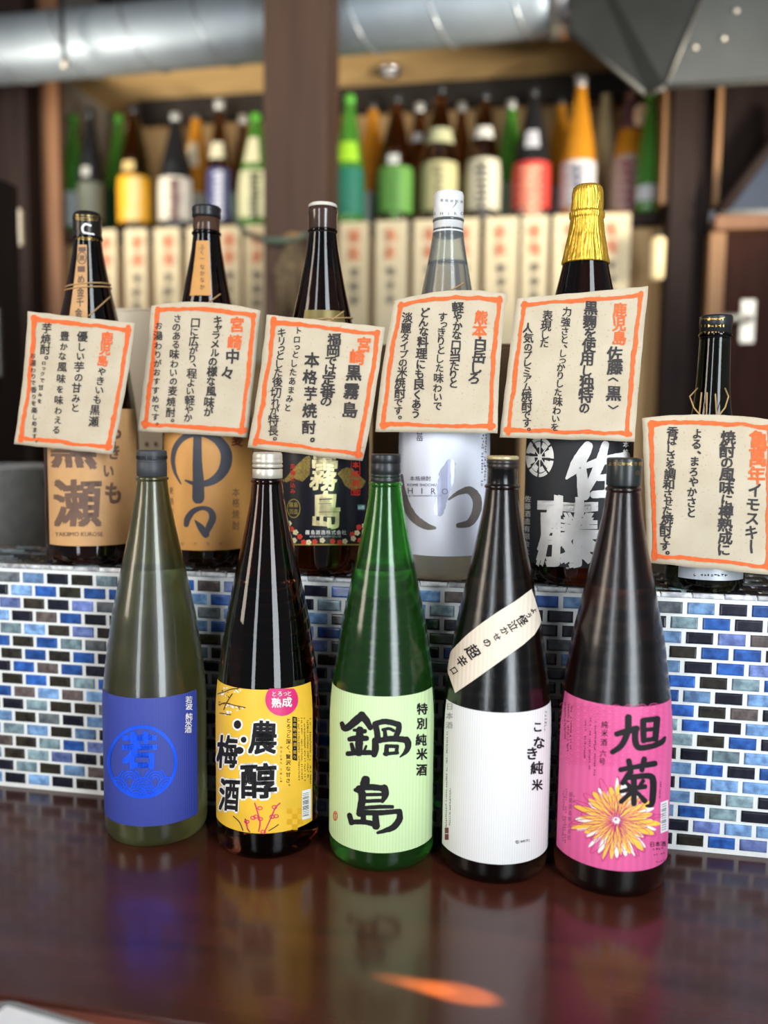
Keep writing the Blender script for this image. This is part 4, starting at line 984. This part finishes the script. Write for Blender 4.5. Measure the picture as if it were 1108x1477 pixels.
def niche(px, row, wpx, ytop, gl, capk, lab, label=None, ylab=None, neck=None, ink=None, air=False, ov=None):
    y = {0: 1.68, 1: 1.80, 2: 1.90, 3: 1.63, 4: 1.70, 5: 1.645, 6: 1.72}[row]
    x = aty(px, 250, y).x; p = aty(px, ytop, y); H = p.z - NZS
    dist = (Vector((x, y, 1.2)) - CAM).dot(FWD); R = wpx / 2 * dist / FPX
    R = max(.034, min(.0545, R)); H = max(.33, min(.42, H))
    b = Bottle('sake_bottle', x, y, NZS, R, H, lab, 'bottle', GN, ISSHO, 40)
    b.glass(gl, air=air)
    b.cap([(.0135, H - .030), (.0150, H - .029), (.0152, H - .003), (.0140, H), (.004, H + .0002)], capm[capk], seg=24)
    if label:
        zt = b.angle(px, ylab)[1]; lb = b.band(-math.pi / 2 - 1.45, -math.pi / 2 + 1.45, .03, zt, lmat(label), off=.0006, nz=4)
        if ink:
            d = Decal(); n, wd, col = ink; hh = (326 - ylab) / (n + .6)
            for i in range(n):
                q = px - .04 * wpx; yy = ylab + hh * (i + .7)
                for k in range(3): d.stroke([(q - wd / 2 + RND.uniform(0, 3), yy - hh * .35 + k * hh * .33, 5), (q + wd / 2 - RND.uniform(0, 3), yy - hh * .37 + k * hh * .33, 5.5)])
                d.stroke([(q + RND.uniform(-3, 3), yy - hh * .45, 5), (q + RND.uniform(-3, 3), yy + hh * .4, 5.5)])
            d.build('lettering', lmat(col), lb, b, .0016)
    if neck:
        c, y0, y1, ang = neck; z1 = b.angle(px, y0)[1]; z0 = b.angle(px, y1)[1]
        b.band(-math.pi / 2 - ang, -math.pi / 2 + ang, z0, z1, lmat(c), 'neck_label', off=.0006, nz=5)
    return b
niche(107, 4, 36, 166, G_GREEN, 'g', 'green bottle at the far left of the shelf, mostly behind the slim black bottle', (196, 200, 196), 276)
niche(132, 5, 38, 157, G_BLACK, 'k', 'slim black bottle with olive grey label at the left end of the shelf', (92, 96, 84), 262, ((170, 170, 164), 240, 254, .35))
niche(173, 1, 46, 166, G_GREEN, 'g', 'green bottle behind and left of the yellow-labelled bottle', (40, 84, 44), 270)
niche(195, 0, 50, 152, G_BROWN, 'k', 'brown bottle with plain golden yellow label on the shelf', (214, 156, 26), 252, ((196, 170, 110), 232, 246, .4), (3, 18, (206, 184, 130)))
niche(254, 0, 51, 164, G_BLACK, 's', 'black bottle with white label on the left half of the shelf', (200, 192, 176), 254, None, (3, 14, (84, 50, 50)))
niche(284, 1, 48, 160, G_ORANGE, 'k', 'orange bottle with white shoulder paper behind the white and navy labelled bottles', (196, 190, 170), 278, ((220, 208, 176), 206, 240, .5))
niche(317, 0, 36, 144, G_BROWN, 's', 'slim brown bottle with navy blue label and pale neck label on the shelf', (62, 66, 110), 242, ((196, 190, 160), 205, 228, .8), (3, 12, (190, 192, 206)))
niche(369, 0, 50, 165, G_GREEN, 'g', 'green bottle with cream label just left of the brown post', (210, 208, 168), 244, ((222, 214, 178), 198, 234, .6), (3, 12, (70, 70, 56)))
niche(351, 2, 46, 150, G_BROWN, 's', 'brown bottle with silver cap at the back, behind the green bottle beside the post')
niche(484, 1, 46, 150, G_BROWN, 'k', 'brown bottle half hidden behind the right side of the post')
niche(504, 0, 44, 138, G_GREEN, 'g', 'green bottle with dark teal label just right of the post', (20, 104, 84), 240, ((150, 200, 40), 204, 232, .9))
niche(537, 1, 46, 146, G_ORANGE, 'k', 'amber orange bottle behind the teal-labelled and mid-green-labelled bottles', (176, 186, 176), 276)
niche(571, 0, 52, 136, G_BROWN, 'k', 'brown bottle with mid-green label on the shelf', (88, 138, 60), 238, ((190, 190, 184), 222, 236, .35), (3, 16, (70, 116, 48)))
niche(604, 1, 46, 150, G_BROWN, 's', 'brown bottle with small white neck label behind and right of the green-labelled bottle', None, None, ((200, 198, 196), 192, 204, .6))
niche(634, 0, 54, 122, G_BROWN, 'k', 'brown bottle with yellowish cream label and glowing orange shoulder patch', (172, 166, 120), 231, ((168, 168, 130), 184, 204, 1.2), (3, 12, (110, 106, 76)))
niche(664, 2, 46, 142, G_BROWN, 's', 'brown bottle at the back between two cream-labelled bottles')
niche(697, 0, 50, 132, G_BROWN, 'k', 'brown bottle with pale cream label and black writing on the shelf', (190, 184, 160), 227, ((190, 186, 176), 182, 198, .9), (3, 16, (60, 56, 50)))
niche(735, 1, 46, 146, G_GREEN, 's', 'dull green bottle behind and left of the red-labelled bottle', (150, 160, 130), 262)
niche(767, 0, 54, 126, G_BLACK, 'k', 'black bottle with red label and silver round emblem on the shelf', (178, 50, 40), 231, ((170, 170, 174), 188, 212, .45), (2, 30, (212, 150, 120)))
niche(806, 1, 46, 140, G_ORANGE, 'k', 'amber bottle behind and right of the red-labelled bottle', (160, 158, 160), 268)
niche(834, 0, 50, 113, G_ORANGE, 's', 'orange bottle with white label and dark blue writing on the shelf', (186, 182, 182), 230, None, (2, 24, (50, 56, 84)))
niche(871, 2, 48, 126, G_CREAM, 'c', 'bottle wrapped in cream paper standing at the back of the shelf')
niche(907, 6, 51, 128, G_ORANGE, 'p', 'orange bottle with pinkish beige label near the right end of the shelf', (164, 140, 128), 222, ((80, 50, 60), 140, 184, 3.1), (2, 22, (120, 50, 66)))
niche(936, 3, 36, 130, G_GREEN, 'g', 'bright green bottle at the right end of the shelf', (180, 182, 186), 266)
# two cream paper bows tied round the last bottle
m = MB(); P = aty(939, 163, 1.66)
for sx in (-1, 1):
    for k in range(3):
        pts = [P + Vector((sx * (.004 + .034 * math.sin(t) ), -.004 * k, (.020 - .006 * k) * math.sin(2 * t) + .008 * (k - 1))) for t in [math.pi * i / 14 for i in range(15)]]
        m.tube(pts, .008 - .001 * k, 8)
bo = m.build('paper_bow', plain('pinkish cream paper', rgb(206, 172, 138), .7), None, True, loc=P)
prop(bo, 'pinkish cream paper bow on the bright green bottle at the right end', 'bow')

# ------------------------------------------------------------------ menu strips hanging under the shelf
M_STRIP = plain('yellowed strip paper', rgb(206, 190, 156), .8, var=.05, scale=14)
M_STRIPRED = plain('faded red ink', rgb(206, 112, 78), .7); M_STRIPINK = plain('faded black ink', rgb(112, 104, 94), .7)
GS = 'paper menu strips hanging below the shelf'
strips = [(133, 170), (180, 214), (222, 261), (269, 304), (314, 348), (352, 386), (489, 532), (541, 588), (596, 642), (650, 690), (699, 746), (752, 789), (797, 846), (858, 906)]
ordn = ['first', 'second', 'third', 'fourth', 'fifth', 'sixth', 'seventh', 'eighth']
for i, (x0, x1) in enumerate(strips):
    left = i < 6; k = i if left else i - 6
    lab = 'beige paper menu strip, %s from the left among those %s of the post' % (ordn[k], 'left' if left else 'right')
    yw = NYF - .012; zt = NZS - .004; a = aty((x0 + x1) / 2, 400, yw); hw = (x1 - x0) / 2 * (a - CAM).dot(FWD) / FPX
    root = empty('menu_strip', (a.x, yw, .60), lab, 'menu strip', GS)
    V, F = [], []; n = 10
    for s_ in (0, .0008):
        for q in range(n + 1):
            t = q / n; yy = yw + s_ - .004 * math.sin(t * 3) * (1 if i % 2 else .5)
            V += [(a.x - hw, yy, zt - .40 * t), (a.x + hw, yy, zt - .40 * t)]
    for q in range(n):
        j = q * 2; o_ = 2 * (n + 1); F += [(j, j + 2, j + 3, j + 1), (j + o_, j + o_ + 1, j + o_ + 3, j + o_ + 2)]
        F += [(j, j + o_, j + o_ + 2, j + 2), (j + 1, j + 3, j + o_ + 3, j + o_ + 1)]
    F += [(0, 1, 2 * n + 3, 2 * n + 2), (2 * n, 4 * n + 2, 4 * n + 3, 2 * n + 1)]
    mesh_obj('paper', V, F, M_STRIP, root, False)
    sf = Flat(lambda x, y, o, yw=yw: aty(x, y, yw - .006 - o)); cx = (x0 + x1) / 2 + RND.uniform(-1, 1); tp = proj_top = 330 - (cx - 200) * .028
    dr, dk = Decal(), Decal()
    def mark(d, y, s_):
        for q in range(3): d.stroke([(cx - s_ + RND.uniform(0, 4), y + q * s_ * .7, 3.2), (cx + s_ - RND.uniform(0, 4), y + q * s_ * .7 - 1, 3.8)])
        d.stroke([(cx + RND.uniform(-4, 4), y - s_ * .5, 2.4), (cx + RND.uniform(-5, 5), y + s_ * 1.9, 3)])
    for q in range(2): mark(dr, tp + 14 + q * 25, 8)
    for q in range(3): mark(dk, tp + 68 + q * 20, 5.5)
    dr.build('red_lettering', M_STRIPRED, root, sf, .001); dk.build('lettering', M_STRIPINK, root, sf, .001)

# ------------------------------------------------------------------ spiral duct, extraction hood, wire, downlights
M_DUCT = plain('galvanised duct', rgb(150, 160, 168), 0.55, metal=.6, var=.1, scale=9)
M_DUCTD = plain('duct seam', rgb(196, 200, 204), .35, metal=.8)
A = Vector((-2.65, 1.40, 1.446)); B = Vector((.180, 1.40, 1.492))
dr = (B - A).normalized(); sd = Vector((0, 1, 0)); sd = (sd - dr * sd.dot(dr)).normalized(); u2 = dr.cross(sd); L = (B - A).length; RD = .086
root = empty('ventilation_duct', (A + B) / 2 - Vector((0, 0, RD)), 'round galvanised spiral duct running under the ceiling', 'duct')
m = MB(); m.tube([A + dr * L * t / 40 for t in range(41)], RD, 48); m.build('pipe', M_DUCT, root, True)
m = MB(); pitch = .20; n = int(L / pitch * 28); hp = []
for i in range(n + 1):
    t = i / n; a = 2 * math.pi * t * L / pitch; hp.append(A + dr * L * t + (sd * math.cos(a) + u2 * math.sin(a)) * (RD + .001))
m.tube(hp, .0035, 6); m.build('spiral_seam', M_DUCTD, root, True)
# hood: collar, sloping side, front sheet with rivets, bottom rim
M_HOOD = plain('dark steel sheet', rgb(70, 71, 68), 0.5, metal=.6, var=.18, scale=6)
root = empty('extraction_hood', (B.x + .35, 1.25, 1.30), 'dark sheet metal extraction hood at the upper right, joined to the duct', 'hood')
c0 = [B + (sd * math.cos(a) + u2 * math.sin(a)) * (RD + .006) for a in [2 * math.pi * i / 32 for i in range(32)]]
m = MB(); m.tube([B - dr * .03, B + dr * .03], RD + .008, 48); m.build('collar', plain('pale collar metal', rgb(190, 186, 186), .35, metal=.8), root, True)
f0 = aty(846, 48, 1.30); g0 = aty(934, 131, 1.18); h0 = aty(1160, 131, 1.02)
zb = g0.z
bl = Vector((g0.x, 1.18, zb)); br = Vector((g0.x + .75, 1.18, zb)); fl_ = Vector((g0.x + .06, .86, zb - .0)); fr_ = Vector((g0.x + .75, .86, zb))
tl = Vector((f0.x, 1.50, f0.z - .02)); tfl = Vector((f0.x + .02, 1.28, f0.z)); 
Tz = aty(842, 46, 1.51).z
T = [Vector((B.x + .02, 1.29, B.z + .11)), Vector((B.x + .02, 1.51, B.z + .11)), Vector((B.x + .02, 1.51, Tz)), Vector((B.x + .02, 1.29, aty(842, 46, 1.29).z))]
e0 = aty(960, 131, 1.165); e1 = aty(1024, -30, 1.165)
bot = [Vector((g0.x, 1.50, aty(934, 124, 1.50).z)), Vector((g0.x, 1.20, zb)), Vector((e0.x, 1.165, zb)), Vector((e0.x + .9, 1.165, zb)), Vector((e0.x + .9, 1.50, aty(934, 124, 1.50).z))]
topz = e1.z
topv = [T[2], T[3], T[1], T[0]]
m = MB()
m.add([T[0], T[3], T[2], T[1]] + bot + [Vector((e1.x, 1.165, topz)), Vector((e0.x + .9, 1.165, topz)), Vector((e0.x + .9, 1.5, topz))],
      [(1, 5, 4, 2), (1, 0, 9, 6, 5), (9, 10, 7, 6), (10, 11, 8, 7), (0, 3, 11, 10, 9), (3, 2, 4, 8, 11)])
m.build('casing', M_HOOD, root)
m = MB()
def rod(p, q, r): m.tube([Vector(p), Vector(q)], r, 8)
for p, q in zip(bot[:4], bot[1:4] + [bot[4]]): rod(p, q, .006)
rod(T[3], bot[1], .006); rod(bot[2], (e1.x, 1.165, topz), .004); m.build('seam_rim', plain('lit steel edge', rgb(96, 94, 88), .5, metal=.6), root, True)  # lit edge of the hood put into the paler steel colour
for px, py in [(1062, 15), (1044, 55), (1003, 68)]:
    m = MB(); q = aty(px, py, 1.163); m.lathe(q, [(.006, -.004), (.0055, 0.0), (.004, .0025), (.001, .003)], 16); o = m.build('rivet', M_SILVERCAP, root, True)
# wire hanging in front of the duct
P = aty(90, -20, 1.26); Q = aty(94, 92, 1.26); mid = (P + Q) / 2 + Vector((-.006, 0, 0))
root = empty('hanging_wire', Q, 'black wire hanging in front of the duct at the upper left', 'wire')
m = MB(); m.tube([P, P * .5 + mid * .5, mid, mid * .5 + Q * .5, Q], .006, 10); m.build('cord', M_BLACKCAP, root, True)
m = MB(); m.lathe(Q, [(.004, -.012), (.009, -.010), (.010, .004), (.007, .012)], 16); m.build('end_clip', M_SILVERCAP, root, True)
# downlights of the niche ceiling
for px, py, lab in [(562, 97, 'round chrome downlight on the plywood ceiling right of the post'), (838, 110, 'round chrome downlight near the hood, above the orange bottles')]:
    d_ = 0
    q = atz(px, py, NZC); q.z = NZC - .0105
    root = empty('downlight', q, lab, 'ceiling light', 'downlights over the niche')
    m = MB(); m.lathe(q, [(.020, -.008), (.034, -.010), (.038, -.002), (.036, .010)], 32); m.build('rim', plain('chrome ring', rgb(200, 200, 204), .2, metal=.9), root, True)
    m = MB(); m.lathe(q, [(.004, -.012), (.016, -.011), (.020, -.007)], 24); m.build('lens', plain('frosted lens', rgb(226, 226, 226), .3), root, True)

# ------------------------------------------------------------------ things on and beside the post
P = aty(400, 352, 1.175)
root = empty('post_ornament', (P.x + .03, 1.165, .80), 'dried brown bundle hanging on the post', 'ornament')
m = MB()
for k in range(16):
    x = RND.uniform(.0, .085); m.tube([(P.x + .045 + (x - .045) * .2, 1.165, P.z + .01), (P.x + x, 1.155 + RND.uniform(-.015, .01), P.z - .07), (P.x + x * 1.05, 1.16 + RND.uniform(-.01, .008), P.z - RND.uniform(.13, .19))], [.004, .010, .003], 8)
m.build('dried_leaves', plain('dry leaf brown', rgb(120, 100, 72), .85, var=.45, scale=60), root, True)
m = MB(); m.tube([(P.x + .02, 1.16, P.z + .012), (P.x + .045, 1.150, P.z + .016), (P.x + .07, 1.16, P.z + .012)], .006, 8); m.build('tie', M_TWINE, root, True)
pts = [aty(x, y, 1.45 - .29 * min(1, max(0, (x - 338) / 50))) for x, y in [(337, 278), (338, 300), (342, 320), (352, 334), (368, 342), (388, 347), (410, 347), (432, 342), (442, 338)]]
m = MB(); m.tube(pts, .008, 10); o = m.build('green_hose', plain('grey green rubber', rgb(104, 122, 104), .5), None, True, loc=pts[-1]); prop(o, 'grey-green hose looped from the shelf across the front of the post', 'hose')

# left: dark cupboard, pale bar standing in for a glossy reflection, pans on the kitchen worktop
P = aty(-60, 420, .62); Q = aty(-24, 420, .62)
root = empty('kitchen_cabinet', ((P.x + Q.x) / 2, .72, .2), 'dark brown cabinet at the far left behind the bar', 'cabinet')
m = MB(); m.box(P.x - .3, Q.x, .62, .74, .2, .90); m.build('body', M_DARK, root, bev=.003)
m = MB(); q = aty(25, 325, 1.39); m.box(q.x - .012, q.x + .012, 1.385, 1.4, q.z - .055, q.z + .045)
prop(m.build('highlight_bar', M_SILVERCAP, None, False, .003, q), 'narrow pale bar on the dark panelling standing in for a glossy highlight', 'highlight')  # pale bar built in place of a glossy reflection
m = MB(); q = aty(-12, 490, .615); m.box(q.x - .07, q.x + .02, .612, .62, q.z - .07, q.z + .06); m.build('panel', M_BLACKCAP, root, bev=.002)
q = aty(14, 720, .40)
root = empty('cooking_pot', (q.x, .40, .2), 'dull steel pot at the far left edge behind the tiled ledge', 'pot')
m = MB(); m.lathe((q.x, .40, .2), [(.07, 0), (.076, .006), (.078, .15), (.082, .152), (.082, .156), (.074, .156), (.072, .01), (.004, .008)], 48); m.build('body', plain('dull steel', rgb(150, 150, 146), .5, metal=.2), root, True)
m = MB(); m.tube([(q.x + .078, .38, .33), (q.x + .105, .36, .335), (q.x + .105, .44, .335), (q.x + .078, .42, .33)], .005, 8); m.build('handle', M_BLACKCAP, root, True)
for k, lab in enumerate(['white plate at the bottom of the stack left of the tan-labelled bottle', 'white plate on top of the stack left of the tan-labelled bottle']):
    q = aty(22, 770, .24); z = .2 + .014 * k + .03 * 0
    m = MB(); m.lathe((q.x, .235, z), [(.03, 0), (.034, .002), (.062, .014), (.064, .016), (.061, .0165), (.034, .006), (.004, .005)], 40); o = m.build('plate', M_BARWHITE, None, True, loc=(q.x, .235, z)); prop(o, lab, 'plate')

# right: blue pane, door handle, bright piece beside the post with added glow, wall hook
root = empty('blue_panel', (1.05, 1.48, 1.06), 'dark blue tilted panel with pale lower rail at the right edge', 'panel')
p0, p1, p2 = aty(1040, 304, 1.45), aty(1150, 160, 1.45), aty(1150, 304, 1.45)
m = MB(); t = Vector((0, .012, 0)); m.add([p0, p2, p1, p0 + t, p2 + t, p1 + t], [(0, 1, 2), (5, 4, 3), (0, 3, 4, 1), (1, 4, 5, 2), (2, 5, 3, 0)]); m.build('pane', plain('dark blue glass pane', rgb(24, 36, 54), .5), root)
m = MB(); m.tube([p0 + Vector((0, -.004, -.004)), p2 + Vector((0, -.004, -.004))], .008, 8); m.build('rail', plain('grey rail', rgb(120, 122, 120), .5), root, True)
m = MB(); m.tube([p0 + Vector((0, -.004, 0)), p1 + Vector((0, -.004, 0))], .016, 8); m.build('beam', M_DARK, root, True)
q = aty(1062, 461, 1.49); root = empty('door_handle', q, 'metal lever handle on the dark red door', 'handle')
m = MB(); m.tube([q + Vector((-.05, -.03, 0)), q + Vector((.02, -.03, 0)), q + Vector((.028, -.02, 0)), q + Vector((.028, .01, 0))], .010, 10); m.build('lever', M_SILVERCAP, root, True)
m = MB(); m.box(q.x + .010, q.x + .046, q.y - .002, q.y + .012, q.z - .06, q.z + .05); m.build('plate', M_SILVERCAP, root, bev=.002)
q = aty(949, 372, 1.49)
root = empty('glowing_piece', q, 'small bright beige piece on the right-hand post below the shelf, with added glow', 'bright piece')
ml, nt, p = newmat('beige with added glow'); p.inputs['Base Color'].default_value = rgb(230, 205, 150); p.inputs['Emission Color'].default_value = (1, .82, .5, 1); p.inputs['Emission Strength'].default_value = .35  # glow added to imitate light reflected off a beige piece
m = MB(); m.lathe(q, [(.010, -.055), (.017, -.050), (.018, .045), (.012, .052)], 24); m.build('glow_body', ml, root, True)
m = MB(); m.lathe(q, [(.006, .050), (.011, .052), (.010, .060), (.004, .064)], 16); m.build('cap', M_BLACKCAP, root, True)

# ------------------------------------------------------------------ laminated menu on the front board
c = [atz(x, y, .0006) for x, y in [(7, 1473), (34, 1453), (140, 1484), (90, 1530)]]
root = empty('laminated_menu', c[1], 'laminated white menu sheet, its rounded corner showing at the bottom left', 'menu')
u = (c[2] - c[1]).normalized(); v = Vector((0, 0, 1)).cross(u).normalized()
if v.y > 0: v = -v
def sheet(x0, x1, y0, y1, r, z0, z1, name, mat):
    out = []
    for cx_, cy_, a0 in [(x0 + r, y0 + r, 180), (x1 - r, y0 + r, 270), (x1 - r, y1 - r, 0), (x0 + r, y1 - r, 90)]:
        for k in range(7): a = math.radians(a0 + 15 * k); out.append((cx_ + r * math.cos(a), cy_ + r * math.sin(a)))
    n = len(out); o_ = Vector((c[1].x, c[1].y, 0))
    V = [o_ + u * x + v * y + Vector((0, 0, z0)) for x, y in out] + [o_ + u * x + v * y + Vector((0, 0, z1)) for x, y in out]
    F = [tuple(range(n)), tuple(range(2 * n - 1, n - 1, -1))] + [(i, i + n, (i + 1) % n + n, (i + 1) % n) for i in range(n)]
    bm_ = mesh_obj(name, V, F, mat, root, False)
    return bm_
sheet(-.020, .19, -.002, .07, .010, .0004, .0012, 'plastic_pouch', glass('clear plastic', (.85, .86, .86, 1), .12, .75))
sheet(-.012, .182, .004, .064, .002, .0013, .0018, 'paper_sheet', M_BARWHITE)
